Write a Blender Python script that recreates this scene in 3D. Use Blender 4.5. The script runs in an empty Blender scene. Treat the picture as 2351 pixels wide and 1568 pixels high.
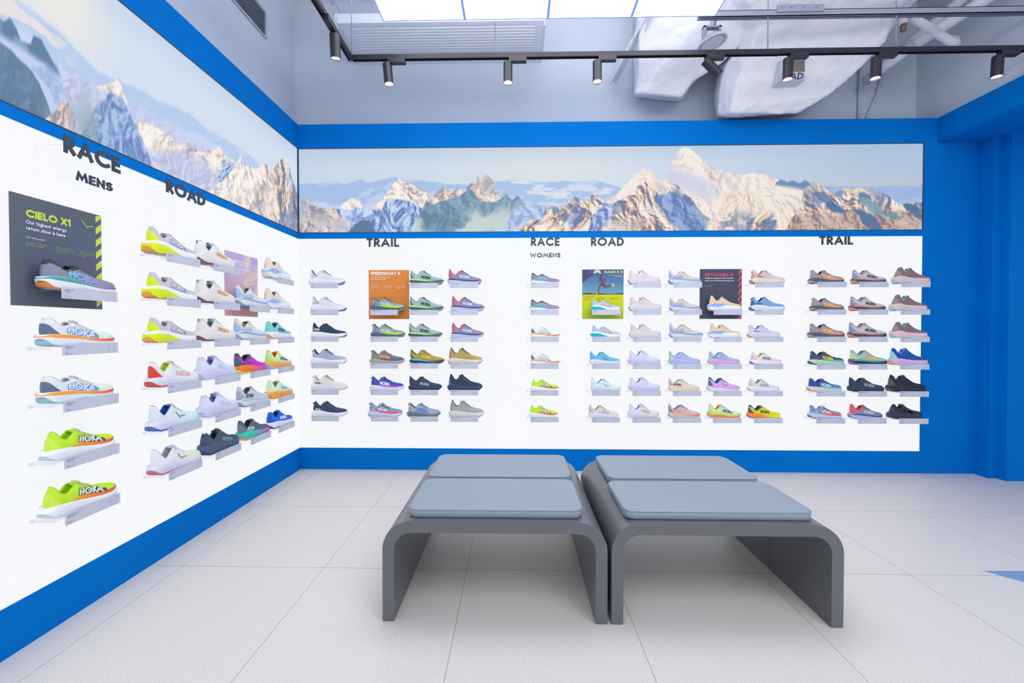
import bpy, math, random
import numpy as np
from mathutils import Matrix, Vector
from mathutils.bvhtree import BVHTree
random.seed(7)
SC = bpy.context.scene
COL = SC.collection
PI = math.pi

# ------------------------------------------------------------------ helpers
def lin(c):
    if isinstance(c, str):
        c = c.lstrip('#')
        c = [int(c[i:i + 2], 16) / 255 for i in (0, 2, 4)]
    return tuple((v / 12.92 if v <= .04045 else ((v + .055) / 1.055) ** 2.4) for v in c[:3])

MATS = {}
def mat(hexc, rough=.6, spec=.4, metal=0., kind='plain', emit=0., **k):
    key = (hexc, rough, spec, metal, kind, emit, tuple(sorted(k.items())))
    if key in MATS: return MATS[key]
    m = bpy.data.materials.new('m_%d' % len(MATS)); m.use_nodes = True
    nt = m.node_tree; b = nt.nodes['Principled BSDF']
    b.inputs['Roughness'].default_value = rough
    b.inputs['Specular IOR Level'].default_value = spec
    b.inputs['Metallic'].default_value = metal
    def setcol(c): b.inputs['Base Color'].default_value = (*lin(c), 1)
    if kind == 'plain': setcol(hexc)
    elif kind == 'grad':            # two colours along the length of the piece
        a, c = hexc
        tc = nt.nodes.new('ShaderNodeTexCoord'); sp = nt.nodes.new('ShaderNodeSeparateXYZ')
        mr = nt.nodes.new('ShaderNodeMapRange'); mx = nt.nodes.new('ShaderNodeMix'); mx.data_type = 'RGBA'
        nt.links.new(tc.outputs['Object'], sp.inputs[0]); nt.links.new(sp.outputs[k.get('ax', 'X')], mr.inputs['Value'])
        mr.inputs['From Min'].default_value = k.get('lo', .35); mr.inputs['From Max'].default_value = k.get('hi', .8)
        nt.links.new(mr.outputs[0], mx.inputs['Factor'])
        mx.inputs['A'].default_value = (*lin(a), 1); mx.inputs['B'].default_value = (*lin(c), 1)
        nt.links.new(mx.outputs['Result'], b.inputs['Base Color'])
    elif kind in ('knit', 'mottle', 'ribs'):
        setcol(hexc if isinstance(hexc, str) else hexc[0])
        tc = nt.nodes.new('ShaderNodeTexCoord')
        if kind == 'mottle':
            a, c = hexc
            n = nt.nodes.new('ShaderNodeTexNoise'); n.inputs['Scale'].default_value = k.get('sc', 44); n.inputs['Detail'].default_value = 3
            r = nt.nodes.new('ShaderNodeValToRGB'); r.color_ramp.elements[0].position = k.get('lo', .5); r.color_ramp.elements[1].position = k.get('lo', .5) + .05
            r.color_ramp.elements[0].color = (*lin(a), 1); r.color_ramp.elements[1].color = (*lin(c), 1)
            nt.links.new(tc.outputs['Object'], n.inputs[0]); nt.links.new(n.outputs[0], r.inputs[0]); nt.links.new(r.outputs[0], b.inputs['Base Color'])
        bp = nt.nodes.new('ShaderNodeBump'); bp.inputs['Strength'].default_value = .25; bp.inputs['Distance'].default_value = .003
        if kind == 'ribs':
            w = nt.nodes.new('ShaderNodeTexWave'); w.bands_direction = 'Z'; w.inputs['Scale'].default_value = 9; w.inputs['Distortion'].default_value = 2.5
            w.inputs['Detail'].default_value = 0; w.inputs['Detail Scale'].default_value = .4
            bp.inputs['Strength'].default_value = k.get('st', .2); bp.inputs['Distance'].default_value = .004
            if k.get('st', 1) < .2: w.inputs['Scale'].default_value = 4; w.inputs['Distortion'].default_value = 5
            nt.links.new(tc.outputs['Object'], w.inputs[0]); nt.links.new(w.outputs['Fac'], bp.inputs['Height'])
        else:
            v = nt.nodes.new('ShaderNodeTexVoronoi'); v.inputs['Scale'].default_value = 90
            nt.links.new(tc.outputs['Object'], v.inputs[0]); nt.links.new(v.outputs['Distance'], bp.inputs['Height'])
        nt.links.new(bp.outputs[0], b.inputs['Normal'])
    if emit:
        b.inputs['Emission Color'].default_value = (*lin(hexc), 1); b.inputs['Emission Strength'].default_value = emit
    MATS[key] = m
    return m

def mesh(name, V, Fc, smooth=False):
    me = bpy.data.meshes.new(name)
    me.from_pydata([tuple(v) for v in V], [], [tuple(f) for f in Fc]); me.update()
    if smooth: me.polygons.foreach_set('use_smooth', [True] * len(me.polygons))
    return me

def obj(name, me, m=None, parent=None, loc=None, rot=None):
    o = bpy.data.objects.new(name, me); COL.objects.link(o)
    if parent is not None: o.parent = parent
    if loc is not None: o.location = loc
    if rot is not None: o.rotation_euler = rot
    if m is not None:
        if me.materials:
            o.material_slots[0].link = 'OBJECT'; o.material_slots[0].material = m
        else: me.materials.append(m)
    return o

def thing(name, label, cat, loc=(0, 0, 0), rot=(0, 0, 0), group=None):
    o = bpy.data.objects.new(name, None); COL.objects.link(o)
    o.location = loc; o.rotation_euler = rot; o.empty_display_size = .05
    o['label'] = label; o['category'] = cat
    if group: o['group'] = group
    return o

def tag(o, label, cat, group=None):
    o['label'] = label; o['category'] = cat
    if group: o['group'] = group
    return o

def struct(name, me, m, label=None):
    o = obj(name, me, m); o['kind'] = 'structure'
    if label: o['label'] = label
    return o

class MB:
    def __init__(s): s.V = []; s.F = []
    def add(s, V, F):
        n = len(s.V); s.V += [tuple(v) for v in V]; s.F += [tuple(i + n for i in f) for f in F]; return s
    def box(s, x0, x1, y0, y1, z0, z1, M=None):
        V = [(x, y, z) for x in (x0, x1) for y in (y0, y1) for z in (z0, z1)]
        if M is not None: V = [tuple(M @ Vector(v)) for v in V]
        return s.add(V, [(0, 1, 3, 2), (4, 6, 7, 5), (0, 4, 5, 1), (2, 3, 7, 6), (0, 2, 6, 4), (1, 5, 7, 3)])
    def prism(s, pts, d0, d1, fn):      # polygon pts (a,b) extruded along d; fn(a,b,d)->xyz
        n = len(pts)
        V = [fn(a, b, d0) for a, b in pts] + [fn(a, b, d1) for a, b in pts]
        F = [tuple(range(n)), tuple(range(2 * n - 1, n - 1, -1))] + [(i, i + n, (i + 1) % n + n, (i + 1) % n) for i in range(n)]
        return s.add(V, F)
    def tube(s, pts, r, n=10, caps=True, closed=False):
        P = [Vector(p) for p in pts]; N = len(P); rings = []
        up = None
        for i, p in enumerate(P):
            if closed: t = (P[(i + 1) % N] - P[i - 1]).normalized()
            else: t = (P[min(i + 1, N - 1)] - P[max(i - 1, 0)]).normalized()
            if up is None:
                up = Vector((0, 0, 1)) if abs(t.z) < .9 else Vector((1, 0, 0))
            a = t.cross(up).normalized(); b = a.cross(t).normalized(); up = b
            rr = r[i] if isinstance(r, (list, tuple)) else r
            rings.append([p + (a * math.cos(2 * PI * k / n) + b * math.sin(2 * PI * k / n)) * rr for k in range(n)])
        V = [v for q in rings for v in q]; F = []
        m = N if closed else N - 1
        for i in range(m):
            j = (i + 1) % N
            for k in range(n): F.append((i * n + k, i * n + (k + 1) % n, j * n + (k + 1) % n, j * n + k))
        if caps and not closed: F += [tuple(range(n - 1, -1, -1)), tuple((N - 1) * n + k for k in range(n))]
        return s.add(V, F)
    def lathe(s, prof, n=24, M=None):
        V = []
        for r, z in prof:
            for k in range(n):
                v = Vector((r * math.cos(2 * PI * k / n), r * math.sin(2 * PI * k / n), z))
                V.append(tuple(M @ v) if M is not None else tuple(v))
        F = []
        for i in range(len(prof) - 1):
            for k in range(n): F.append((i * n + k, i * n + (k + 1) % n, (i + 1) * n + (k + 1) % n, (i + 1) * n + k))
        F.append(tuple(range(n - 1, -1, -1))); F.append(tuple((len(prof) - 1) * n + k for k in range(n)))
        return s.add(V, F)
    def me(s, name, smooth=False): return mesh(name, s.V, s.F, smooth)

def bevel(o, w, seg=2, ang=35):
    b = o.modifiers.new('bevel', 'BEVEL'); b.width = w; b.segments = seg; b.limit_method = 'ANGLE'; b.angle_limit = math.radians(ang)
    for p in o.data.polygons: p.use_smooth = True
    w2 = o.modifiers.new('wn', 'WEIGHTED_NORMAL'); w2.keep_sharp = False
    return o

# ------------------------------------------------------------------ lettering (stroke built, geometric sans)
def arc(cx, cy, rx, ry, a0, a1, n=12):
    return [(cx + rx * math.cos(math.radians(a0 + (a1 - a0) * i / n)), cy + ry * math.sin(math.radians(a0 + (a1 - a0) * i / n))) for i in range(n + 1)]
def O(cx, cy, rx, ry, n=20): return ['c'] + arc(cx, cy, rx, ry, 0, 360, n)[:-1]
G = {
 'A': (.8, [[(0, 0), (.4, 1), (.8, 0)], [(.17, .3), (.63, .3)]]),
 'B': (.48, [[(0, 0), (0, 1), (.22, 1)] + arc(.22, .76, .22, .24, 90, -90)[1:] + [(0, .52)], [(.2, .52)] + arc(.22, .26, .26, .26, 90, -90)[1:] + [(0, 0)]]),
 'C': (.85, [arc(.5, .5, .5, .5, 48, 312, 18)]),
 'D': (.68, [[(0, 0), (0, 1), (.2, 1)] + arc(.2, .5, .48, .5, 90, -90, 14)[1:] + [(0, 0)]]),
 'E': (.42, [[(.42, 1), (0, 1), (0, 0), (.42, 0)], [(0, .5), (.38, .5)]]),
 'F': (.4, [[(.4, 1), (0, 1), (0, 0)], [(0, .5), (.36, .5)]]),
 'G': (1., [arc(.5, .5, .5, .5, 48, 350, 20) + [(1, .48), (.6, .48)]]),
 'H': (.58, [[(0, 0), (0, 1)], [(.58, 0), (.58, 1)], [(0, .5), (.58, .5)]]),
 'I': (0, [[(0, 0), (0, 1)]]),
 'J': (.25, [[(.25, 1), (.25, .2), (.15, .02), (0, 0)]]),
 'K': (.55, [[(0, 0), (0, 1)], [(.5, 1), (.06, .52), (.55, 0)]]),
 'L': (.38, [[(0, 1), (0, 0), (.38, 0)]]),
 'M': (.94, [[(0, 0), (.14, 1), (.47, .2), (.8, 1), (.94, 0)]]),
 'N': (.64, [[(0, 0), (0, 1), (.64, 0), (.64, 1)]]),
 'O': (1., [O(.5, .5, .5, .5)]),
 'P': (.46, [[(0, 0), (0, 1), (.2, 1)] + arc(.2, .72, .26, .28, 90, -90)[1:] + [(0, .44)]]),
 'R': (.5, [[(0, 0), (0, 1), (.2, 1)] + arc(.2, .74, .26, .26, 90, -90)[1:] + [(0, .48)], [(.16, .46), (.5, 0)]]),
 'S': (.48, [arc(.24, .76, .22, .24, 35, 260, 10) + arc(.24, .25, .25, .25, 80, -145, 10)]),
 'T': (.5, [[(0, 1), (.5, 1)], [(.25, 1), (.25, 0)]]),
 'U': (.54, [[(0, 1), (0, .3)] + arc(.27, .28, .27, .28, 180, 360)[1:] + [(.54, 1)]]),
 'V': (.74, [[(0, 1), (.37, 0), (.74, 1)]]),
 'W': (1.12, [[(0, 1), (.28, 0), (.56, .9), (.84, 0), (1.12, 1)]]),
 'X': (.6, [[(0, 0), (.6, 1)], [(0, 1), (.6, 0)]]),
 'Y': (.64, [[(0, 1), (.32, .46), (.64, 1)], [(.32, .46), (.32, 0)]]),
 'Z': (.5, [[(0, 1), (.5, 1), (0, 0), (.5, 0)]]),
 '0': (.6, [O(.3, .5, .3, .5)]), '1': (.22, [[(0, .84), (.22, 1), (.22, 0)]]),
 '2': (.5, [arc(.26, .72, .25, .28, 165, -35, 10) + [(0, 0), (.52, 0)]]),
 '3': (.48, [arc(.22, .76, .22, .24, 150, -90, 9), arc(.22, .26, .26, .26, 90, -150, 9)]),
 '4': (.6, [[(.45, 0), (.45, 1), (0, .28), (.6, .28)]]),
 '5': (.5, [[(.46, 1), (.12, 1), (.06, .56)] + arc(.22, .31, .28, .31, 110, -140, 10)]),
 '6': (.56, [O(.28, .3, .28, .3, 16), [(.03, .42), (.4, 1)]]),
 '7': (.5, [[(0, 1), (.5, 1), (.14, 0)]]),
 '8': (.52, [O(.26, .76, .21, .24, 14), O(.26, .26, .26, .26, 14)]),
 '9': (.56, [O(.28, .7, .28, .3, 16), [(.53, .58), (.16, 0)]]),
 'a': (.52, [O(.26, .3, .26, .3, 14), [(.52, 0), (.52, .6)]]), 'b': (.52, [O(.26, .3, .26, .3, 14), [(0, 0), (0, 1)]]),
 'c': (.44, [arc(.27, .3, .27, .3, 45, 315, 10)]), 'd': (.52, [O(.26, .3, .26, .3, 14), [(.52, 0), (.52, 1)]]),
 'e': (.54, [[(.02, .3), (.53, .3)] + arc(.27, .3, .27, .3, 10, 315, 14)]),
 'f': (.3, [[(.32, .97), (.18, .95), (.13, .8), (.13, 0)], [(0, .6), (.3, .6)]]),
 'g': (.52, [O(.26, .3, .26, .3, 14), [(.52, .6), (.52, -.12), (.4, -.3), (.2, -.32), (.05, -.22)]]),
 'h': (.42, [[(0, 0), (0, 1)], [(0, .36)] + arc(.21, .38, .21, .22, 180, 0, 8) + [(.42, 0)]]),
 'i': (0, [[(0, 0), (0, .6)], [(0, .9), (0, .92)]]), 'k': (.4, [[(0, 0), (0, 1)], [(.36, .6), (.04, .3), (.4, 0)]]),
 'l': (0, [[(0, 0), (0, 1)]]),
 'm': (.76, [[(0, 0), (0, .6)], [(0, .4)] + arc(.19, .41, .19, .2, 180, 0, 8) + [(.38, 0)], [(.38, .4)] + arc(.57, .41, .19, .2, 180, 0, 8) + [(.76, 0)]]),
 'n': (.42, [[(0, 0), (0, .6)], [(0, .36)] + arc(.21, .38, .21, .22, 180, 0, 8) + [(.42, 0)]]),
 'o': (.54, [O(.27, .3, .27, .3, 14)]), 'p': (.52, [O(.26, .3, .26, .3, 14), [(0, -.32), (0, .6)]]),
 'r': (.26, [[(0, 0), (0, .6)], [(0, .35), (.08, .55), (.26, .58)]]),
 's': (.32, [arc(.16, .46, .14, .14, 35, 265, 7) + arc(.16, .15, .16, .16, 85, -145, 7)]),
 't': (.28, [[(.13, 0), (.13, .9)], [(0, .6), (.28, .6)]]),
 'u': (.42, [[(0, .6), (0, .22)] + arc(.21, .21, .21, .21, 180, 360, 8)[1:] + [(.42, .6)], [(.42, .6), (.42, 0)]]),
 'v': (.44, [[(0, .6), (.22, 0), (.44, .6)]]), 'w': (.72, [[(0, .6), (.18, 0), (.36, .55), (.54, 0), (.72, .6)]]),
 'x': (.42, [[(0, 0), (.42, .6)], [(0, .6), (.42, 0)]]), 'y': (.44, [[(0, .6), (.22, .02)], [(.44, .6), (.1, -.3)]]),
 'z': (.38, [[(0, .6), (.38, .6), (0, 0), (.38, 0)]]),
 '-': (.25, [[(0, .35), (.25, .35)]]), ',': (0, [[(.03, .02), (-.03, -.14)]]), '.': (0, [[(0, 0), (0, .02)]]), "'": (0, [[(0, .8), (0, 1)]]),
}
def stroke_quads(pts, h, closed):
    P = [Vector((p[0], p[1])) for p in pts]; n = len(P)
    if not closed:
        d0 = (P[0] - P[1]).normalized() * h * .94; d1 = (P[-1] - P[-2]).normalized() * h * .94
        P[0] = P[0] + d0; P[-1] = P[-1] + d1
    L = []; R = []
    for i in range(n):
        a = P[i - 1] if (i > 0 or closed) else None; b = P[(i + 1) % n] if (i < n - 1 or closed) else None
        d1 = (P[i] - a).normalized() if a is not None else None; d2 = (b - P[i]).normalized() if b is not None else None
        if d1 is None: nv = Vector((-d2.y, d2.x)) * h
        elif d2 is None: nv = Vector((-d1.y, d1.x)) * h
        else:
            n1 = Vector((-d1.y, d1.x)); n2 = Vector((-d2.y, d2.x)); m = n1 + n2
            if m.length < 1e-3: m = n1
            m.normalize(); nv = m * (h / max(m.dot(n1), .6))
        L.append(P[i] + nv); R.append(P[i] - nv)
    return [((L[i], L[(i + 1) % n], R[(i + 1) % n], R[i])) for i in range(n if closed else n - 1)]
def text_quads(txt, H, t=.2, gap=.1, shear=0., squash=1., kern=False):
    """list of quads in a plane, cap height H, starts at x=0; returns quads and width"""
    Q = []; x = 0
    for ch in txt:
        if ch == ' ': x += .44; continue
        w, st = G[ch]
        for s in st:
            closed = s[0] == 'c'; pts = s[1:] if closed else s
            pp = [(x + t / 2 + px * squash, t / 2 + py * (1 - t)) for px, py in pts]
            for q in stroke_quads(pp, t / 2, closed): Q.append([((v.x + shear * v.y) * H, v.y * H) for v in q])
        x += w * squash + t + gap
        if kern and ch == 'K': x -= .2
        if kern and ch == 'H': x -= .02
    return Q, (x - gap) * H
def quads_mb(Q, z0, z1=None, mb=None, ox=0, oy=0, fn=None):
    mb = mb or MB(); fn = fn or (lambda x, y, z: (x, y, z))
    for qi, q in enumerate(Q):
        e = (qi % 5) * (.00002 if z1 is None else .00006)
        a = sum(q[i][0] * q[(i + 1) % 4][1] - q[(i + 1) % 4][0] * q[i][1] for i in range(4))
        if a < 0: q = q[::-1]
        if z1 is None: mb.add([fn(x + ox, y + oy, z0 + e) for x, y in q], [(0, 1, 2, 3)])
        else:
            mb.add([fn(x + ox, y + oy, z) for z in (z0, z1 + e) for x, y in q], [(3, 2, 1, 0), (4, 5, 6, 7)] + [(i, (i + 1) % 4, (i + 1) % 4 + 4, i + 4) for i in range(4)])
    return mb
def text_me(name, txt, H, t=.2, gap=.1, z0=0, z1=None, x=0, y=0, shear=0, align='l', width=None, mb=None):
    Q, w = text_quads(txt, H, t, gap, shear)
    s = 1. if width is None else width / w
    ox = x if align == 'l' else x - w * s
    Q = [[(a * s, b) for a, b in q] for q in Q]
    return quads_mb(Q, z0, z1, mb, ox, y)

RB = (PI / 2, 0, 0); RL = (PI / 2, 0, PI / 2)       # frames of things hung on the back and on the left wall

# ------------------------------------------------------------------ numbers measured in the room (metres)
ZT, ZPT, ZPB, ZWT, ZWB = 2.85, 2.6545, 1.9585, 1.913, .1788
XPR = 5.058
YC, XC = .235, -.145                 # concrete walls behind the casework
HC = 4.01                            # slab
YEND = -5.2

# ------------------------------------------------------------------ structural materials
def noise_mat(c1, c2, scale=3., rough=.75, bump=.15, spec=.3, det=6, bscale=None):
    m = bpy.data.materials.new('plaster'); m.use_nodes = True; nt = m.node_tree; b = nt.nodes['Principled BSDF']
    g = nt.nodes.new('ShaderNodeNewGeometry'); n = nt.nodes.new('ShaderNodeTexNoise'); n.inputs['Scale'].default_value = scale; n.inputs['Detail'].default_value = det
    r = nt.nodes.new('ShaderNodeValToRGB'); r.color_ramp.elements[0].position = .35; r.color_ramp.elements[1].position = .65
    r.color_ramp.elements[0].color = (*lin(c1), 1); r.color_ramp.elements[1].color = (*lin(c2), 1)
    nt.links.new(g.outputs['Position'], n.inputs[0]); nt.links.new(n.outputs[0], r.inputs[0]); nt.links.new(r.outputs[0], b.inputs['Base Color'])
    b.inputs['Roughness'].default_value = rough; b.inputs['Specular IOR Level'].default_value = spec
    if bump:
        n2 = nt.nodes.new('ShaderNodeTexNoise'); n2.inputs['Scale'].default_value = bscale or scale * 5; n2.inputs['Detail'].default_value = 5
        bp = nt.nodes.new('ShaderNodeBump'); bp.inputs['Strength'].default_value = bump; bp.inputs['Distance'].default_value = .02
        nt.links.new(g.outputs['Position'], n2.inputs[0]); nt.links.new(n2.outputs[0], bp.inputs['Height']); nt.links.new(bp.outputs[0], b.inputs['Normal'])
    return m
M_CONC = noise_mat('#c6cfdd', '#ced7e3', 1.6, .85, .22)
M_CEIL = noise_mat('#dcdfe9', '#e4e7ef', 1.5, .85, .25)
M_BLUE = noise_mat('#0071c8', '#0074cc', 2., .6, 0., .04)
M_WRAP = noise_mat('#ebedf5', '#f2f3f9', 2.5, .5, .55, .4, 6, 13)

def floor_mat():
    m = bpy.data.materials.new('terrazzo_tile'); m.use_nodes = True; nt = m.node_tree; b = nt.nodes['Principled BSDF']
    N = nt.nodes.new; Lk = nt.links.new
    g = N('ShaderNodeNewGeometry'); sp = N('ShaderNodeSeparateXYZ'); Lk(g.outputs['Position'], sp.inputs[0])
    def joint(o, off, per, wd):
        a = N('ShaderNodeMath'); a.operation = 'SUBTRACT'; Lk(o, a.inputs[0]); a.inputs[1].default_value = off
        p = N('ShaderNodeMath'); p.operation = 'PINGPONG'; Lk(a.outputs[0], p.inputs[0]); p.inputs[1].default_value = per / 2
        c = N('ShaderNodeMath'); c.operation = 'LESS_THAN'; Lk(p.outputs[0], c.inputs[0]); c.inputs[1].default_value = wd
        return c
    jx = joint(sp.outputs['X'], 1.56, .7, .0011); jy = joint(sp.outputs['Y'], -.03, .72, .0013)
    mx = N('ShaderNodeMath'); mx.operation = 'MAXIMUM'; Lk(jx.outputs[0], mx.inputs[0]); Lk(jy.outputs[0], mx.inputs[1])
    n1 = N('ShaderNodeTexNoise'); n1.inputs['Scale'].default_value = 150; n1.inputs['Detail'].default_value = 3; Lk(g.outputs['Position'], n1.inputs[0])
    r1 = N('ShaderNodeValToRGB'); e = r1.color_ramp.elements
    e[0].position = .28; e[0].color = (*lin('#cbc7c4'), 1); e[1].position = .48; e[1].color = (*lin('#d8d4d0'), 1)
    x = r1.color_ramp.elements.new(.72); x.color = (*lin('#dedad6'), 1)
    Lk(n1.outputs[0], r1.inputs[0])
    v = N('ShaderNodeTexVoronoi'); v.inputs['Scale'].default_value = 160; Lk(g.outputs['Position'], v.inputs[0])
    r2 = N('ShaderNodeValToRGB'); r2.color_ramp.elements[0].position = .08; r2.color_ramp.elements[0].color = (*lin('#a09c9c'), 1)
    r2.color_ramp.elements[1].position = .22; r2.color_ramp.elements[1].color = (1, 1, 1, 1); Lk(v.outputs['Distance'], r2.inputs[0])
    mu = N('ShaderNodeMix'); mu.data_type = 'RGBA'; mu.blend_type = 'MULTIPLY'; mu.inputs['Factor'].default_value = .2
    Lk(r1.outputs[0], mu.inputs['A']); Lk(r2.outputs[0], mu.inputs['B'])
    mj = N('ShaderNodeMix'); mj.data_type = 'RGBA'; Lk(mx.outputs[0], mj.inputs['Factor']); Lk(mu.outputs['Result'], mj.inputs['A'])
    mj.inputs['B'].default_value = (*lin('#8b8888'), 1); Lk(mj.outputs['Result'], b.inputs['Base Color'])
    b.inputs['Roughness'].default_value = .42; b.inputs['Specular IOR Level'].default_value = .35
    return m

def panel_mat(axis):
    """backlit white acrylic, faint row of fixing holes and sheet joints"""
    m = bpy.data.materials.new('lit_acrylic'); m.use_nodes = True; nt = m.node_tree; b = nt.nodes['Principled BSDF']
    N = nt.nodes.new; Lk = nt.links.new
    g = N('ShaderNodeNewGeometry'); sp = N('ShaderNodeSeparateXYZ'); Lk(g.outputs['Position'], sp.inputs[0])
    def M(op, a, c=None):
        q = N('ShaderNodeMath'); q.operation = op
        for i, v in enumerate((a, c)):
            if v is None: continue
            if isinstance(v, (int, float)): q.inputs[i].default_value = v
            else: Lk(v, q.inputs[i])
        return q.outputs[0]
    A = sp.outputs[axis]
    off = 4.174 if axis == 'X' else -1.9458
    u = M('PINGPONG', M('SUBTRACT', A, off), .0797); w = M('PINGPONG', M('SUBTRACT', sp.outputs['Z'], 1.847), .0529)
    d = M('SQRT', M('ADD', M('MULTIPLY', u, u), M('MULTIPLY', w, w)))
    ring = M('LESS_THAN', M('ABSOLUTE', M('SUBTRACT', d, .0058)), .0011)
    per = .9567 if axis == 'X' else 1.2
    seam = M('LESS_THAN', M('PINGPONG', M('SUBTRACT', A, .275 if axis == 'X' else -1.30), per / 2), .0012)
    f = M('MAXIMUM', ring, M('MULTIPLY', seam, .6))
    n = N('ShaderNodeTexNoise'); n.inputs['Scale'].default_value = .9; Lk(g.outputs['Position'], n.inputs[0])
    base = N('ShaderNodeMix'); base.data_type = 'RGBA'; Lk(n.outputs[0], base.inputs['Factor'])
    base.inputs['A'].default_value = (*lin('#f4f7fc'), 1); base.inputs['B'].default_value = (*lin('#fcfdff'), 1)
    mx = N('ShaderNodeMix'); mx.data_type = 'RGBA'; Lk(f, mx.inputs['Factor']); Lk(base.outputs['Result'], mx.inputs['A'])
    mx.inputs['B'].default_value = (*lin('#edf0f6'), 1)
    Lk(mx.outputs['Result'], b.inputs['Emission Color']); b.inputs['Emission Strength'].default_value = .93
    b.inputs['Base Color'].default_value = (.05, .05, .05, 1); b.inputs['Roughness'].default_value = .35; b.inputs['Specular IOR Level'].default_value = .2
    return m

# ------------------------------------------------------------------ room shell
mb = MB(); mb.box(-.6, 9, YEND - 1, 1., -.1, 0)
struct('floor', mb.me('floor'), floor_mat())
mb = MB(); mb.box(XC - .2, 9, YEND, YC + .2, HC, HC + .15)
struct('ceiling', mb.me('ceiling'), M_CEIL)
mb = MB(); mb.box(XC - .2, 5.4, YC, YC + .2, 0, HC)
struct('wall_back', mb.me('wall_back'), M_CONC)
mb = MB(); mb.box(XC - .2, XC, YEND, YC, 0, HC)
struct('wall_left', mb.me('wall_left'), M_CONC)
mb = MB(); mb.box(5.2, 5.4, YEND, YC, 2.86, HC)
struct('wall_right', mb.me('wall_right'), M_CONC)
# blue stepped wall at the right end of the display
mb = MB()
poly = [(5.486, .1), (5.486, -.106), (5.55, -.106), (5.55, -.168), (9, -.168), (9, .1)]
mb.prism(poly, 0, 2.655, lambda a, b, d: (a, b, d))
o = struct('trim_1', mb.me('trim_1'), M_BLUE, 'blue stepped corner wall at the end of the display')
mb = MB(); mb.box(5.16, 9, YEND, -.0005, 2.668, 2.85); mb.box(5.166, 9, YEND, -.0005, 2.655, 2.668)
struct('trim_2', mb.me('trim_2'), M_BLUE, 'blue bulkhead running towards the viewer above the stepped wall')
# blue floor inlay
mb = MB(); mb.prism([(4.045, -1.43), (5.6, -1.41), (5.6, -2.9), (4.55, -2.02)], .0, .0012, lambda a, b, d: (a, b, d))
mb = MB(); mb.prism([(4.045, -1.43), (5.6, -1.42), (5.6, -3.05)][::-1], .0, .0012, lambda a, b, d: (a, b, d))
struct('trim_3', mb.me('trim_3'), mat('#7f9cc8', .4, .4), 'pale blue triangular inlay in the floor')

# ------------------------------------------------------------------ casework: blue frame, lit shoe panel, mural
def frame_boxes(wall):
    mb = MB()
    def bx(a0, a1, z0, z1, d0, d1):
        if wall == 'B': mb.box(a0, a1, -d1, -d0, z0, z1)
        else: mb.box(d0, d1, a0, a1, z0, z1)
    return mb, bx
mb, bx = frame_boxes('B')
x1 = 5.486
bx(0, x1, ZPT, ZT, -YC, 0); bx(0, XPR, ZWT, ZPB, -YC, 0); bx(0, x1, 0, ZWB, -YC, 0); bx(XPR, x1, ZWB, ZPT, -YC, 0)
struct('trim_4', mb.me('trim_4'), M_BLUE, 'blue painted surround of the back display wall')
mb, bx = frame_boxes('L')
bx(YEND, .0, ZPT, ZT, XC, 0); bx(YEND, .0, ZWT, ZPB, XC, 0); bx(YEND, .0, 0, ZWB, XC, 0)
mb.box(XC, 0, 0, YC, ZPT, ZT); mb.box(XC, 0, 0, YC, ZWT, ZPB); mb.box(XC, 0, 0, YC, 0, ZWB); mb.box(XC, -.06, .06, YC, ZWB, ZPT)
struct('trim_5', mb.me('trim_5'), M_BLUE, 'blue painted surround of the side display wall')
mb = MB(); mb.box(-.0059, XPR, .006, .05, ZWB, ZWT)
p = tag(obj('light_panel', mb.me('light_panel'), panel_mat('X')), 'backlit white panel carrying the shoes on the back wall', 'light panel', 'backlit white shoe panels')
mb = MB(); mb.box(-.05, -.006, YEND, .0059, ZWB, ZWT)
p = tag(obj('light_panel', mb.me('light_panel'), panel_mat('Y')), 'backlit white panel carrying the shoes on the side wall', 'light panel', 'backlit white shoe panels')

# ------------------------------------------------------------------ mountain murals (printed light boxes)
_rs = np.random.RandomState(3)
_LAT = _rs.rand(256, 256)
def vnoise(x, y):
    xi = np.floor(x).astype(int); yi = np.floor(y).astype(int); fx = x - xi; fy = y - yi
    fx = fx * fx * (3 - 2 * fx); fy = fy * fy * (3 - 2 * fy)
    a = _LAT[xi % 256, yi % 256]; b = _LAT[(xi + 1) % 256, yi % 256]; c = _LAT[xi % 256, (yi + 1) % 256]; d = _LAT[(xi + 1) % 256, (yi + 1) % 256]
    return (a * (1 - fx) + b * fx) * (1 - fy) + (c * (1 - fx) + d * fx) * fy
def fbm(x, y, o=5, g=.55):
    s = 0; a = 1; t = 0
    for i in range(o): s = s + a * vnoise(x * 2 ** i + 17.3 * i, y * 2 ** i + 5.1 * i); t += a; a *= g
    return s / t
def sm(a, b, x):
    t = np.clip((x - a) / (b - a), 0, 1); return t * t * (3 - 2 * t)
def mixc(A, B, m): return A * (1 - m[..., None]) + np.array(B, float) * m[..., None] if not isinstance(B, np.ndarray) else A * (1 - m[..., None]) + B * m[..., None]
def flat(c, X): return np.ones(X.shape + (3,)) * np.array(c, float)

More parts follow.
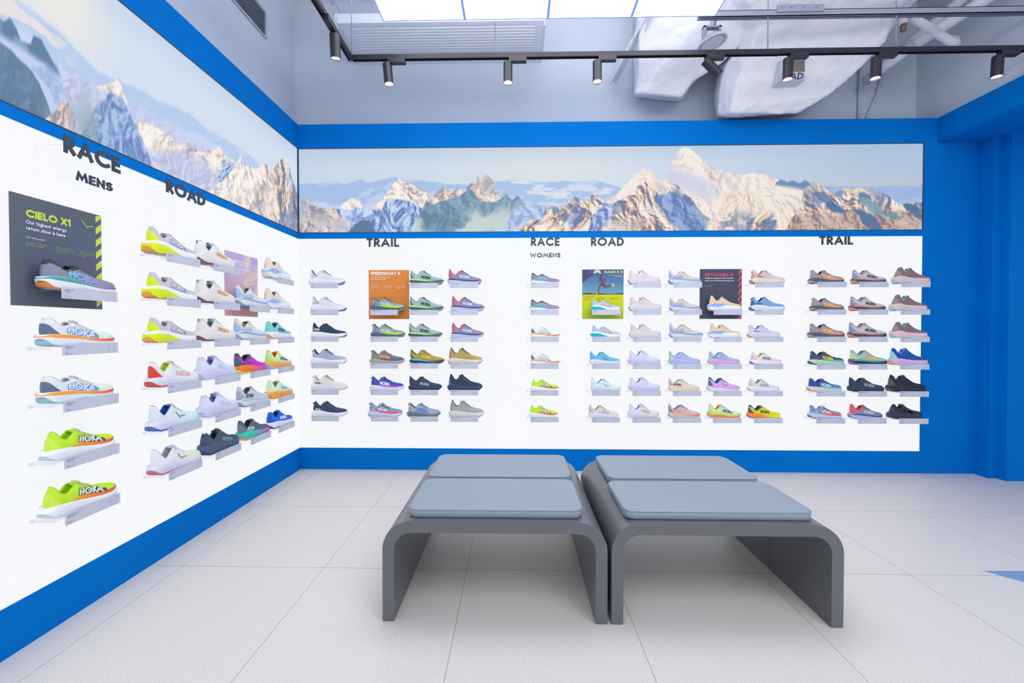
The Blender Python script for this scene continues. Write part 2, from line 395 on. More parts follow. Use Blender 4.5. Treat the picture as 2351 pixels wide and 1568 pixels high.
def relief(X, Z, seed=0., sc=5., sl=0.):
    w = (fbm(X * 3 + seed, Z * 2 + seed, 3) - .5) * .25
    Xs = X + w + Z * sl * .22; Zs = Z * .7 + w
    f = lambda a, b: fbm(a * sc + seed, b * sc * .75 + seed, 7, .66)
    g = f(Xs + .010, Zs + .006) - f(Xs - .010, Zs - .006)
    return np.clip(.5 + g * 3.4, 0, 1), f(Xs, Zs)
def tex_snow(X, Z, sl=0.):
    l, h = relief(X, Z, 3. + sl, 4.5, sl)
    C = flat((246, 238, 230), X)
    C = mixc(C, (226, 204, 190), sm(.52, .40, l) * .8); C = mixc(C, (176, 190, 226), sm(.40, .26, l) * .75)
    C = mixc(C, (168, 134, 122), sm(.30, .2, l) * sm(.45, .55, h) * .7)
    return mixc(C, (255, 252, 246), sm(.6, .8, l) * .7)
def tex_rock(X, Z, sl=-1., seed=0.):
    l, h = relief(X, Z, 9. + seed, 7., sl)
    C = flat((206, 178, 162), X)
    C = mixc(C, (250, 236, 222), sm(.52, .72, l)); C = mixc(C, (120, 98, 106), sm(.46, .28, l) * .85)
    C = mixc(C, (84, 116, 166), sm(.36, .2, l) * .8); C = mixc(C, (236, 232, 236), sm(.58, .66, h) * .6)
    return mixc(C, (96, 128, 180), sm(.46, .36, fbm(X * 4.5 + seed, Z * 3 + seed, 5)) * .55)
def tex_blue(X, Z, seed=0.):
    l, h = relief(X, Z, 5. + seed, 7., .5)
    C = flat((142, 172, 224), X); C = mixc(C, (84, 114, 170), sm(.48, .3, l) * .85); C = mixc(C, (204, 218, 244), sm(.52, .72, l))
    return C
def tex_teal(X, Z, seed=0., lo=.42):
    l, h = relief(X, Z, 2. + seed, 5., 0.); n = fbm(X * 4 + seed, Z * 3 + seed, 5); C = flat((110, 148, 172), X)
    C = mixc(C, (82, 118, 150), sm(.5, .3, l) * .7); C = mixc(C, (146, 176, 196), sm(.55, .75, l) * .6)
    return mixc(C, (198, 210, 210), sm(lo + .02, lo - .3, Z) * sm(.34, .56, n))
def ridge(X, pts, amp=.012, fr=14., seed=0.):
    p = sorted(pts); X = np.maximum(X, p[0][0]) if p[0][0] <= .03 else X; xs = np.array([a for a, b in p]); zs = np.array([b for a, b in p])
    w0 = .04 + .32 * max(zs[0], 0); w1 = .04 + .32 * max(zs[-1], 0)
    xs = np.r_[xs[0] - w0, xs, xs[-1] + w1]; zs = np.r_[-.15, zs, -.15]
    r = np.interp(X, xs, zs, left=-9, right=-9)
    return r + (fbm(X * fr + seed, X * 0 + seed, 6, .7) - .5) * amp * 3.2
def layer(C, T, X, Z, pts, soft=.012, amp=.012, fr=14., seed=0., k=1., cut=None):
    m = sm(-soft, soft, ridge(X, pts, amp, fr, seed) - Z) * k
    if cut is not None: m = m * cut
    return mixc(C, T, m)

def mural_back(X, Z):
    n0 = fbm(X * 1.3, Z * 2, 3)
    sky = flat((204, 218, 234), X)
    sky = mixc(sky, (218, 224, 226), sm(.9, 2.1, X) * sm(3., 2.2, X) * .8)
    sky = mixc(sky, (172, 192, 218), sm(2.8, 5., X) * .85)
    sky = mixc(sky, (160, 188, 222), sm(.75, 1., Z) * .35); sky = mixc(sky, (190, 206, 236), sm(.4, 0, X) * .4)
    sky = mixc(sky, (206, 202, 216), sm(.75, .5, Z) * sm(3.6, 4.4, X) * .4)
    C = sky
    far = [(0, .59), (.16, .59), (.33, .61), (.4, .59), (.51, .63), (.59, .59), (.66, .62), (.8, .66), (.85, .63), (.93, .6), (.97, .62), (1.06, .6), (1.21, .58), (1.44, .56), (1.67, .61), (1.86, .6), (1.99, .58), (2.19, .6), (2.36, .59), (2.46, .61), (2.53, .57), (2.69, .5), (3.2, .5), (4.27, .52), (5.06, .51)]
    T = flat((166, 192, 232), X); T = mixc(T, (226, 226, 236), sm(.52, .66, fbm(X * 6, Z * 22, 5)) * sm(1.1, 1.8, X) * .9); T = mixc(T, (196, 214, 240), sm(.55, .64, fbm(X * 5 + 5, Z * 8 - X * 3, 4)) * .7)
    T = mixc(T, (150, 178, 222), sm(3.9, 4.3, X) * .8); T = mixc(T, (214, 216, 232), sm(.42, .2, Z) * sm(1.9, 2.2, X) * .8)
    C = layer(C, T, X, Z, far, .014, .012, 10)
    pyr = [(2.96, .3), (3.01, .67), (3.06, .79), (3.1, .92), (3.15, .985), (3.2, .965), (3.27, .88), (3.35, .77), (3.47, .7), (3.58, .65), (3.64, .65), (3.71, .68), (3.81, .65), (3.92, .59), (4.03, .51), (4.14, .45), (4.22, .36), (4.24, 0)]
    T = tex_snow(X * .8, Z, .5); T = mixc(T, (240, 230, 220), np.full(X.shape, .45)); T = mixc(T, (204, 206, 230), sm(.2, .02, np.abs(Z - .62 + (X - 3.1) * .55)) * sm(2.95, 3.05, X) * sm(3.5, 3.3, X) * .9)
    C = layer(C, T, X, Z, pyr, .010, .006, 8)
    big = [(2.4, .2), (2.49, .31), (2.61, .43), (2.71, .58), (2.77, .67), (2.83, .74), (2.89, .71), (2.94, .62), (2.98, .6), (3.05, .55), (3.12, .5), (3.2, .3)]
    T = mixc(tex_snow(X + 3, Z, -1.), (230, 208, 194), np.full(X.shape, .3))
    C = layer(C, T, X, Z, big, .012, .008)
    C = layer(C, flat((196, 212, 240), X), X, Z, [(.02, .36), (.2, .37), (.3, .33), (.45, .36), (.58, .33), (.75, .42), (.9, .45), (1.1, .4)], .03, .02)
    C = layer(C, tex_snow(X + 1, Z, 1.), X, Z, [(.6, .28), (.66, .35), (.72, .44), (.77, .55), (.84, .645), (.92, .58), (1.01, .53), (1.09, .44), (1.14, .2)], .01, .008)
    C = layer(C, tex_snow(X + 9, Z), X, Z, [(.34, .3), (.37, .35), (.44, .42), (.51, .38), (.53, .3)], .012, .01)
    C = layer(C, tex_blue(X, Z), X, Z, [(.24, .22), (.27, .26), (.35, .3), (.41, .27), (.47, .3), (.57, .3), (.64, .26), (.69, .28), (.73, .39), (.83, .39), (.9, .4), (.97, .32), (1.03, .29), (1.2, .2)], .012, .016)
    T = tex_rock(X, Z, -.6, 3.); T = mixc(T, (238, 222, 206), np.full(X.shape, .35))
    C = layer(C, T, X, Z, [(1.06, .2), (1.08, .38), (1.13, .46), (1.2, .54), (1.28, .47), (1.33, .53), (1.36, .47), (1.42, .58), (1.46, .57), (1.48, .65), (1.55, .675), (1.6, .63), (1.65, .48), (1.7, .42), (1.8, .38), (1.86, .2)], .01, .016)
    C = layer(C, tex_teal(X, Z, 2., .44), X, Z, [(.91, 0), (.98, .16), (1.06, .39), (1.1, .32), (1.18, .38), (1.32, .42), (1.41, .52), (1.46, .46), (1.5, .37), (1.59, .35), (1.65, .38), (1.72, .45), (1.76, .37), (1.81, .44), (1.87, .33), (1.9, .1)], .012, .016)
    C = layer(C, mixc(tex_blue(X, Z, 5.), (196, 212, 240), np.full(X.shape, .5)), X, Z, [(1.78, .3), (1.95, .33), (2.1, .3), (2.25, .34), (2.4, .36), (2.6, .3)], .04, .03)
    T = mixc(tex_rock(X, Z, .4, 11.), (206, 196, 200), np.full(X.shape, .35))
    C = layer(C, T, X, Z, [(-.1, .2), (0, .24), (.02, .4), (.06, .43), (.1, .34), (.17, .3), (.3, .3), (.35, .18), (.4, .07), (.46, 0)], .014, .018)
    C = mixc(C, (204, 200, 212), sm(.34, .1, Z) * sm(.55, .3, X) * sm(.45, .6, fbm(X * 5, Z * 4, 4)) * .8)
    C = layer(C, flat((92, 116, 156), X), X, Z, [(.4, 0), (.46, .09), (.52, .16), (.59, .15), (.64, 0)], .014, .014)
    C = layer(C, tex_rock(X, Z, -1., 5.), X, Z, [(1.82, 0), (1.87, .11), (1.91, .16), (2.01, .15), (2.03, .24), (2.09, .31), (2.13, .29), (2.16, .26), (2.21, .33), (2.25, .43), (2.3, .39), (2.36, .35), (2.41, .45), (2.45, .43), (2.51, .36), (2.58, .3), (2.64, .1)], .01, .02)
    C = layer(C, tex_blue(X, Z, 9.), X, Z, [(2.38, .0), (2.44, .24), (2.52, .3), (2.58, .33), (2.66, .1)], .02, .02)
    C = layer(C, tex_rock(X, Z, 1.1, 21.), X, Z, [(2.5, .05), (2.57, .17), (2.59, .33), (2.65, .38), (2.76, .44), (2.78, .53), (2.85, .58), (2.91, .49), (2.97, .42), (3.02, .42), (3.07, .56), (3.12, .53), (3.16, .45), (3.21, .4), (3.28, .26), (3.4, .1), (3.47, 0)], .01, .016)
    cut = sm(-.015, .015, X - (2.9 + (.42 - Z) * .55)) * sm(.02, -.02, X - (3.12 + (.42 - Z) * .62))
    C = mixc(C, mixc(tex_blue(X, Z, 30.), (84, 118, 176), np.full(X.shape, .45)), cut * sm(.46, .42, Z + (X - 3.) * -.25))
    C = mixc(C, (214, 206, 212), sm(.2, .04, Z) * sm(2.45, 2.6, X) * sm(2.85, 2.65, X) * .85)
    T = mixc(tex_snow(X + 4, Z, 1.), (226, 198, 172), np.full(X.shape, .25))
    C = layer(C, T, X, Z, [(3.36, .1), (3.45, .36), (3.55, .46), (3.73, .42), (3.92, .37), (4.06, .37), (4.12, .2)], .05, .03)
    C = mixc(C, tex_rock(X, Z, -1., 44.), sm(.3, .1, Z) * sm(.5, .6, fbm(X * 6 + 2, Z * 5 + 1, 4)) * sm(3.4, 3.5, X) * .9)
    C = layer(C, flat((106, 140, 178), X), X, Z, [(3.9, .58), (3.94, .6), (3.98, .56), (4.03, .58), (4.08, .55), (4.13, .59), (4.2, .5)], .012, .012, cut=sm(-.03, .03, Z - (.52 - (X - 3.95) * .22)))
    T = mixc(tex_rock(X, Z, 1., 60.), (232, 208, 180), sm(.35, .55, Z) * .6); T = mixc(T, (160, 128, 120), sm(.32, .12, Z) * .45)
    C = layer(C, T, X, Z, [(3.97, .0), (4.03, .15), (4.09, .29), (4.11, .48), (4.2, .565), (4.28, .51), (4.34, .43), (4.39, .42), (4.43, .49), (4.48, .47), (4.56, .49), (4.6, .48), (4.64, .53), (4.69, .44), (4.74, .43), (4.8, .38), (4.87, .3), (4.94, .28), (5., .32), (5.1, .31)], .01, .014)
    for cx, cz, rx, rz, a, col in [(4.28, .37, .11, .04, -.5, (92, 128, 172)), (4.36, .27, .1, .035, -.5, (70, 108, 158)), (4.6, .38, .07, .05, -.5, (84, 122, 172)), (4.66, .28, .13, .04, -.6, (132, 160, 176)), (4.62, .13, .15, .05, -.8, (78, 108, 154)), (4.82, .17, .1, .03, -.3, (116, 146, 162)), (4.98, .25, .08, .03, -.4, (72, 108, 156)), (5.03, .17, .05, .02, 0, (84, 112, 150)), (4.4, .43, .04, .03, .4, (110, 150, 206))]:
        u = (X - cx) * math.cos(a) + (Z - cz) * .7 * math.sin(a); v = -(X - cx) * math.sin(a) + (Z - cz) * .7 * math.cos(a)
        d = (u / rx) ** 2 + (v / rz) ** 2 + (fbm(X * 18, Z * 14, 4) - .5) * 1.6
        C = mixc(C, col, sm(1.1, .5, d) * .9)
    return C
def mural_left(X, Z):          # X = distance from the corner
    C = flat((212, 224, 240), X)
    C = mixc(C, (238, 234, 224), np.exp(-((X - 1.85) / .16) ** 2 - ((Z - .85) / .45) ** 2) * .95)
    C = mixc(C, (176, 196, 232), sm(.75, 1., Z) * .3)
    C = mixc(C, (150, 182, 222), sm(2.0, 2.3, X) * sm(.7, .5, Z) * .7)
    T = flat((182, 204, 238), X); T = mixc(T, (206, 216, 242), sm(.45, .62, fbm(X * 4, Z * 6, 4)) * .8); T = mixc(T, (232, 224, 226), sm(.52, .66, fbm(X * 9 + 3, Z * 12, 4)) * sm(1.75, 1.9, X))
    C = layer(C, T, X, Z, [(-.1, .56), (.01, .58), (.23, .5), (.4, .51), (.53, .53), (.72, .56), (.9, .55), (1.08, .54), (1.18, .56), (1.38, .52), (1.53, .5), (1.69, .46), (1.77, .5), (1.85, .55), (1.94, .57), (2.1, .57), (2.6, .55), (6, .55)], .02, .012, 9)
    C = mixc(C, mixc(tex_blue(X, Z, 4.), (216, 214, 236), np.full(X.shape, .72)), sm(.42, .3, Z) * .9)
    C = layer(C, tex_snow(X, Z, 1.), X, Z, [(.75, .2), (.78, .39), (.85, .4), (.93, .45), (1.06, .34), (1.11, .32), (1.21, .32), (1.27, .28), (1.36, .31), (1.45, .31), (1.55, .24), (1.6, .1)], .02, .02, cut=sm(-.06, .06, Z - .17 - .08 * np.sin(X * 7)))
    C = layer(C, tex_blue(X, Z, 14.), X, Z, [(.76, .36), (.79, .38), (.88, .29), (.93, .25), (.96, .2)], .02, .02, cut=sm(-.05, .03, Z - (.30 - (X - .76) * .2)) * sm(.98, .93, X))
    C = mixc(C, tex_blue(X, Z, 14.), sm(.11, .06, np.abs(X - (.80 + (.38 - Z) * .25)) + (fbm(X * 12, Z * 9, 4) - .5) * .06) * sm(.4, .34, Z) * sm(.04, .12, Z) * .9)
    C = layer(C, tex_snow(X + 2, Z, -1.), X, Z, [(.38, .4), (.4, .51), (.43, .57), (.49, .55), (.56, .46), (.66, .44), (.7, .4), (.73, .5), (.76, .42), (.84, .28), (.92, .16), (1.05, 0)], .012, .014)
    T = tex_rock(X, Z, -1.2, 2.); T = mixc(T, (240, 226, 214), sm(.25, .34, X) * .45); T = mixc(T, (92, 112, 156), sm(.14, .04, X - (.6 - Z) * .12) * .55)
    C = layer(C, T, X, Z, [(-.1, .35), (.0, .45), (.07, .57), (.13, .72), (.2, .79), (.27, .7), (.33, .61), (.42, .44), (.5, .34), (.57, .22), (.66, 0)], .01, .018)
    C = mixc(C, (176, 184, 208), sm(.22, .05, Z) * sm(.3, .1, X) * sm(.4, .6, fbm(X * 6, Z * 5, 4)) * .8)
    C = layer(C, tex_snow(X + 7, Z), X, Z, [(1.54, .34), (1.57, .4), (1.6, .5), (1.64, .43), (1.7, .36), (1.74, .34)], .012, .01, cut=sm(-.02, .02, Z - .355))
    T = mixc(tex_blue(X * 1.4, Z, 3.), (120, 150, 205), np.full(X.shape, .35))
    C = layer(C, T, X, Z, [(1.45, .1), (1.5, .22), (1.54, .3), (1.58, .37), (1.62, .385), (1.65, .36), (1.67, .3), (1.71, .22), (1.78, .0)], .02, .02)
    C = mixc(C, (150, 172, 182), np.exp(-((X - 1.745) / .045) ** 2 - ((Z - .10) / .14) ** 2) * .9)
    T = mixc(flat((196, 208, 240), X), (150, 180, 220), sm(.4, .6, fbm(X * 14, Z * 8, 4)))
    C = layer(C, T, X, Z, [(1.83, .18), (1.86, .34), (1.9, .4), (1.96, .38), (2.03, .4), (2.3, .5), (6, .5)], .02, .02)
    T = mixc(flat((84, 122, 160), X), (120, 160, 190), sm(.45, .6, fbm(X * 12, Z * 7, 4)))
    C = layer(C, T, X, Z, [(1.85, .3), (1.88, .36), (1.92, .45), (1.945, .44), (1.955, .38), (1.985, .37), (2.0, .42), (2.02, .45), (2.04, .41), (2.07, .43), (2.2, .5), (6, .52)], .012, .01, cut=sm(-.03, .03, Z - (.31 + (X - 1.85) * .15)))
    T = mixc(tex_teal(X * 2, Z, 8., .2), (78, 112, 150), np.full(X.shape, .55))
    C = layer(C, T, X, Z, [(1.88, .02), (1.9, .12), (1.93, .21), (1.97, .26), (2.02, .29), (2.08, .3), (2.3, .36), (6, .3)], .012, .014)
    C = layer(C, mixc(tex_rock(X * 2, Z, 0., 8.), (238, 222, 206), np.full(X.shape, .35)), X, Z, [(1.775, 0), (1.79, .09), (1.815, .165), (1.84, .175), (1.87, .09), (1.92, 0)], .014, .008, cut=sm(1.76, 1.79, X))
    return C
def make_mural(name, fn, a0, a1, na, nz, wall, label):
    a = np.linspace(a0, a1, na); z = np.linspace(0, 1, nz); A, Zm = np.meshgrid(a, z)
    C = np.clip(fn(A if wall == 'B' else -A, Zm), 0, 255) / 255.
    C = np.where(C <= .04045, C / 12.92, ((C + .055) / 1.055) ** 2.4)
    me = bpy.data.meshes.new(name); n = na * nz
    co = np.zeros((n, 3)); zz = ZPB + Zm.ravel() * (ZPT - ZPB)
    if wall == 'B': co[:, 0] = A.ravel(); co[:, 1] = .008
    else: co[:, 0] = -.008; co[:, 1] = A.ravel()
    co[:, 2] = zz
    i = np.arange(n).reshape(nz, na); q = np.stack([i[:-1, :-1], i[:-1, 1:], i[1:, 1:], i[1:, :-1]], -1).reshape(-1, 4)
    me.vertices.add(n); me.vertices.foreach_set('co', co.ravel())
    me.loops.add(q.size); me.loops.foreach_set('vertex_index', q.ravel().astype(np.int32))
    me.polygons.add(len(q)); me.polygons.foreach_set('loop_start', np.arange(0, q.size, 4, dtype=np.int32)); me.polygons.foreach_set('loop_total', np.full(len(q), 4, dtype=np.int32))
    me.update(calc_edges=True); me.validate()
    ca = me.color_attributes.new('print', 'BYTE_COLOR', 'POINT')
    ca.data.foreach_set('color', np.concatenate([C.reshape(-1, 3), np.ones((n, 1))], 1).ravel().astype(np.float32))
    m = bpy.data.materials.new('mural_print'); m.use_nodes = True; nt = m.node_tree; b = nt.nodes['Principled BSDF']
    at = nt.nodes.new('ShaderNodeVertexColor'); at.layer_name = 'print'
    nt.links.new(at.outputs[0], b.inputs['Emission Color']); b.inputs['Emission Strength'].default_value = MURAL_E
    b.inputs['Base Color'].default_value = (.03, .03, .03, 1); b.inputs['Roughness'].default_value = .5; b.inputs['Specular IOR Level'].default_value = .15
    m.cycles.emission_sampling = 'NONE'
    root = thing(name, label, 'mural', (0, 0, 0))
    obj('print', me, m, root)
    mb, bx = frame_boxes(wall)
    if wall == 'B':
        mb.box(a0 - .0, a1, -.001, .012, ZPB, ZPB + .006); mb.box(a0, a1, -.001, .012, ZPT - .004, ZPT); mb.box(a1 - .004, a1, -.001, .012, ZPB, ZPT); mb.box(a0 + .008, a0 + .0105, -.001, .012, ZPB, ZPT)
    else:
        mb.box(-.012, .001, a0, a1, ZPB, ZPB + .006); mb.box(-.012, .001, a0, a1, ZPT - .0015, ZPT); mb.box(-.012, .001, a1 - .0105, a1 - .008, ZPB, ZPT)
    obj('frame', mb.me('mural_frame'), mat('#30445e', .5), root)
    return root
MURAL_E = .95
make_mural('mural', mural_back, -.008, XPR, 1500, 210, 'B', 'long backlit mural of sunlit mountain peaks on the back wall')
make_mural('mural', mural_left, YEND + .6, .008, 1900, 300, 'L', 'tall-looking backlit mountain mural on the side wall above the men\'s shoes')

# ------------------------------------------------------------------ shoes
def spline(pts):
    P = np.array(pts, float); d = np.r_[0, np.cumsum(np.hypot(*np.diff(P, axis=0).T))]; d /= d[-1]
    def f(t):   # catmull-rom style hermite
        t = np.clip(t, 0, 1); i = np.clip(np.searchsorted(d, t, side='right') - 1, 0, len(P) - 2)
        m = np.zeros_like(P); m[1:-1] = (P[2:] - P[:-2]) / (d[2:] - d[:-2])[:, None]; m[0] = (P[1] - P[0]) / (d[1] - d[0]); m[-1] = (P[-1] - P[-2]) / (d[-1] - d[-2])
        h = (d[i + 1] - d[i]); s = (t - d[i]) / h; s = s[..., None]; h = h[..., None]
        return (2 * s ** 3 - 3 * s ** 2 + 1) * P[i] + (s ** 3 - 2 * s ** 2 + s) * h * m[i] + (-2 * s ** 3 + 3 * s ** 2) * P[i + 1] + (s ** 3 - s ** 2) * h * m[i + 1]
    return f
def plan_w(x):   # half width against length of foot
    xs = [0, .05, .12, .25, .4, .55, .68, .78, .88, 1.]; ws = [.112, .12, .128, .128, .122, .14, .166, .168, .15, .11]
    return np.interp(x, xs, ws)
def endw(x, a=.10, b=.16):
    x = np.clip(x, 0, 1)
    h = np.where(x < a, np.sqrt(np.clip(1 - ((a - x) / a) ** 2, 0, 1)), 1.); t = np.where(x > 1 - b, np.sqrt(np.clip(1 - ((x - 1 + b) / b) ** 2.2, 0, 1)), 1.)
    return h * t
TOE = [(.62, .265), (.78, .212), (.9, .19), (.965, .165), (.985, .13)]
BOT = [(0., .10), (.035, .035), (.11, .0), (.3, .0), (.5, .006), (.7, .0), (.86, .004), (.95, .04), (1., .1)]
TYPES = {
 'race':  dict(thin=1, top=[(.065, .355), (.095, .375), (.15, .355), (.24, .325), (.31, .325), (.40, .345), (.5, .305), (.64, .248), (.78, .215), (.9, .195), (.965, .165), (.985, .125)], mt=[(0., .145), (.05, .175), (.28, .168), (.5, .13), (.7, .105), (.88, .11), (1., .118)], mb=[(.015, .105), (.06, .03), (.14, .004), (.3, .0), (.45, .03), (.6, .008), (.74, .0), (.9, .02), (1., .088)], logo=(.25, .195, .112, -.26), tongue=.35, tab='soft'),
 'rocket': dict(thin=1, top=[(.115, .40), (.13, .385), (.17, .34), (.25, .315), (.33, .365), (.40, .385), (.5, .33), (.64, .26), (.78, .225), (.9, .2), (.965, .165), (.985, .13)], mt=[(0., .12), (.08, .17), (.3, .155), (.5, .115), (.7, .09), (.88, .10), (1., .135)], mb=[(0., .085), (.05, .02), (.12, .0), (.35, .0), (.55, .0), (.75, .0), (.88, .015), (.96, .055), (1., .11)], logo=(.37, .205, .10, -.2), tongue=.39, tab='line'),
 'machx': dict(top=[(.095, .40), (.12, .395), (.18, .335), (.27, .31), (.35, .345), (.42, .375), (.5, .335), (.64, .258), (.79, .215), (.91, .19), (.965, .16), (.985, .125)], mt=[(.02, .165), (.07, .205), (.25, .208), (.45, .162), (.65, .118), (.85, .12), (1., .128)], mb=[(0., .10), (.03, .04), (.12, .0), (.25, .012), (.4, .0), (.6, .0), (.8, .0), (.92, .02), (1., .09)], logo=(.36, .215, .082, -.25), tongue=.375),
 'mach6': dict(top=[(.05, .415), (.075, .405), (.13, .325), (.22, .285), (.30, .345), (.37, .40), (.46, .37)] + TOE, mt=[(0., .13), (.05, .165), (.25, .165), (.5, .125), (.75, .112), (.9, .125), (1., .135)], mb=BOT, logo=(.42, .175, .075, -.12), tongue=.40),
 'bondi': dict(top=[(.075, .39), (.11, .405), (.17, .335), (.26, .305), (.34, .37), (.41, .435), (.49, .40), (.62, .305), (.78, .24), (.9, .215), (.965, .185), (.985, .15)], mt=[(.0, .14), (.05, .195), (.25, .20), (.5, .168), (.75, .158), (.9, .165), (1., .155)], mb=BOT, logo=(.42, .21, .08, -.3), tongue=.435, tab='loop', mid='ribs'),
 'clifton': dict(top=[(.012, .425), (.045, .415), (.10, .345), (.18, .30), (.27, .33), (.37, .40), (.46, .365), (.62, .268), (.78, .212), (.9, .19), (.965, .165), (.985, .13)], mt=[(0., .13), (.06, .183), (.25, .186), (.45, .152), (.65, .128), (.85, .132), (1., .14)], mb=BOT, logo=(.11, .205, .078, -.06), tongue=.40),
 'sky': dict(top=[(.09, .455), (.115, .455), (.17, .375), (.26, .335), (.33, .38), (.41, .425), (.5, .375), (.64, .285), (.79, .235), (.91, .21), (.965, .18), (.985, .145)], mt=[(0., .165), (.05, .22), (.25, .225), (.4, .20), (.55, .165), (.8, .15), (1., .15)], mb=BOT, logo=(.40, .235, .075, -.25), tongue=.42),
 'arahi': dict(top=[(.055, .41), (.08, .395), (.13, .335), (.20, .30), (.28, .35), (.37, .40), (.46, .365)] + TOE, mt=[(0., .12), (.06, .17), (.25, .172), (.5, .135), (.75, .115), (.9, .125), (1., .135)], mb=BOT, logo=(.09, .215, .055, -.03), tongue=.40),
 'kawana': dict(top=[(.085, .39), (.11, .385), (.155, .33), (.23, .305), (.31, .365), (.41, .405), (.5, .35), (.64, .262), (.79, .222), (.91, .2), (.965, .165), (.985, .13)], mt=[(0., .12), (.05, .165), (.15, .18), (.3, .175), (.5, .13), (.75, .12), (.9, .13), (1., .14)], mb=BOT, logo=(.14, .20, .05, -.15), tongue=.395, tab='flick'),
 'speed': dict(top=[(.085, .395), (.11, .375), (.16, .325), (.25, .31), (.33, .37), (.41, .385), (.5, .33), (.64, .262), (.79, .22), (.91, .2), (.965, .165), (.985, .125)], mt=[(.0, .125), (.06, .16), (.25, .155), (.5, .11), (.75, .095), (.9, .11), (1., .13)], mb=BOT, logo=(.31, .195, .092, -.18), tongue=.38, tab='flick', lugs=1),
 'chall': dict(top=[(.035, .405), (.06, .395), (.12, .335), (.22, .32), (.31, .375), (.38, .41), (.47, .36), (.62, .272), (.78, .217), (.9, .192), (.965, .165), (.985, .135)], mt=[(0., .115), (.06, .165), (.25, .16), (.5, .125), (.75, .115), (.9, .12), (1., .13)], mb=BOT, logo=(.35, .19, .088, -.18), tongue=.41, lugs=.7),
 'mafate': dict(top=[(.055, .445), (.085, .42), (.14, .345), (.24, .325), (.33, .385), (.40, .415), (.5, .36), (.64, .28), (.79, .225), (.91, .2), (.965, .165), (.985, .13)], mt=[(0., .13), (.06, .17), (.25, .165), (.5, .13), (.75, .115), (.9, .12), (1., .135)], mb=BOT, logo=(.36, .2, .088, -.18), tongue=.41, lugs=1),
 'anac': dict(top=[(.09, .455), (.12, .44), (.17, .37), (.24, .34), (.31, .39), (.39, .455), (.48, .40), (.62, .30), (.78, .24), (.9, .215), (.965, .18), (.985, .145)], mt=[(0., .125), (.05, .17), (.2, .19), (.35, .165), (.55, .14), (.75, .135), (.9, .14), (1., .15)], mb=BOT, logo=(.3, .25, .05, -.2), tongue=.455, lugs=1),
}
NU, NS = 56, 13
def build_type(name):
    D = dict(TYPES[name]); tp = []
    dipx = min((z, x) for x, z in D['top'] if .15 < x < .34)[1]
    for i, (x, z) in enumerate(D['top']):
        if i < 2: z += .028; x -= .012
        elif abs(x - dipx) < .01: z -= .035
        elif abs(x - dipx) < .09: z -= .018
        tp.append((x, z))
    D['top'] = tp; T = spline(D['top']); MT = spline(D['mt']); MBt = spline(D['mb'])
    u = .5 - .5 * np.cos(PI * np.linspace(0, 1, NU + 1)); u = .6 * u + .4 * np.linspace(0, 1, NU + 1)
    B = MT(u) * 1.; bx0, bx1 = D['mt'][0][0] + .05, .985
    B = np.stack([bx0 + (bx1 - bx0) * (B[:, 0] - B[0, 0]) / (B[-1, 0] - B[0, 0]), B[:, 1] - .006], 1)
    Tp = T(u); xt = D.get('throat', .40)
    def S(ui, s, off=0., side=1):
        """surface point; ui float index array 0..NU, s 0..1"""
        b = np.stack([np.interp(ui, np.arange(NU + 1), B[:, k]) for k in (0, 1)], -1); t = np.stack([np.interp(ui, np.arange(NU + 1), Tp[:, k]) for k in (0, 1)], -1)
        x = b[..., 0] + (t[..., 0] - b[..., 0]) * s; z = b[..., 1] + (t[..., 1] - b[..., 1]) * s
        uu = np.interp(ui, np.arange(NU + 1), u)
        heel = np.clip(1 - uu / .14, 0, 1) ** 1.5
        x = x - heel * .022 * np.sin(PI * np.clip(s, 0, 1) ** .8)
        toe = np.clip((uu - .86) / .14, 0, 1) ** 1.5
        x = x + toe * .012 * np.sin(PI * np.clip(s, 0, 1)); 
        xx = (x - bx0) / (bx1 - bx0); xb = np.clip(uu * 1., 0, 1)
        w = plan_w(xx * .97) * endw(xb, .13, .20)
        op = sm(xt + .03, xt - .05, x)
        c = .60 * op + .0 * (1 - op)
        ridge_ = .16 * sm(.7, .5, xx) * (1 - op)
        c = c + ridge_
        p = 2.3 - .5 * op
        f = c + (1 - c) * np.clip(1 - np.clip(s, 0, 1) ** p, 0, 1) ** (1 / p)
        y = w * f
        n = off * np.clip(f - c * .5, .15, 1) * np.clip(uu / .02, 0, 1)
        return np.stack([x - heel * off, side * (y + n), z + (1 - np.clip(f, 0, 1)) * off + off * .2], -1)
    iu = np.arange(NU + 1); sv = np.linspace(0, 1, NS)
    parts = {}
    def grid(us, ss_fn, off, name, sides=(1, -1), keep=None):
        mb = MB(); us = np.array(us, float)
        for sd in sides:
            rows = []
            for k in range(len(ss_fn(us[0]))):
                s = np.array([ss_fn(q)[k] for q in us]); rows.append(S(us, s, off, sd))
            Vs = np.stack(rows, 1); n, m_ = Vs.shape[:2]; F = []
            for i in range(n - 1):
                for j in range(m_ - 1):
                    if keep and not keep(us[i], ss_fn(us[i])[j]): continue
                    q = (i * m_ + j, (i + 1) * m_ + j, (i + 1) * m_ + j + 1, i * m_ + j + 1)
                    F.append(q[::-1] if sd == 1 else q)
            mb.add(Vs.reshape(-1, 3), F)
        return mb
    def uix(x): return np.interp(x, u, iu)
    keep = None
    if D.get('sandal'): keep = lambda ui, s: not (np.interp(ui, iu, u) > .16 and np.interp(ui, iu, u) < .40 and .12 < s < .5) and not (np.interp(ui, iu, u) > .47 and np.interp(ui, iu, u) < .60 and .3 < s < .55)
    mb = grid(iu, lambda q: sv, 0, 'upper', keep=keep)
    # bridge across the ridge in front of the throat
    n_ = len(iu) * NS; F = []
    ui_th = [i for i in iu if S(np.array([float(i)]), np.array([1.]))[0, 0] > xt + .03]
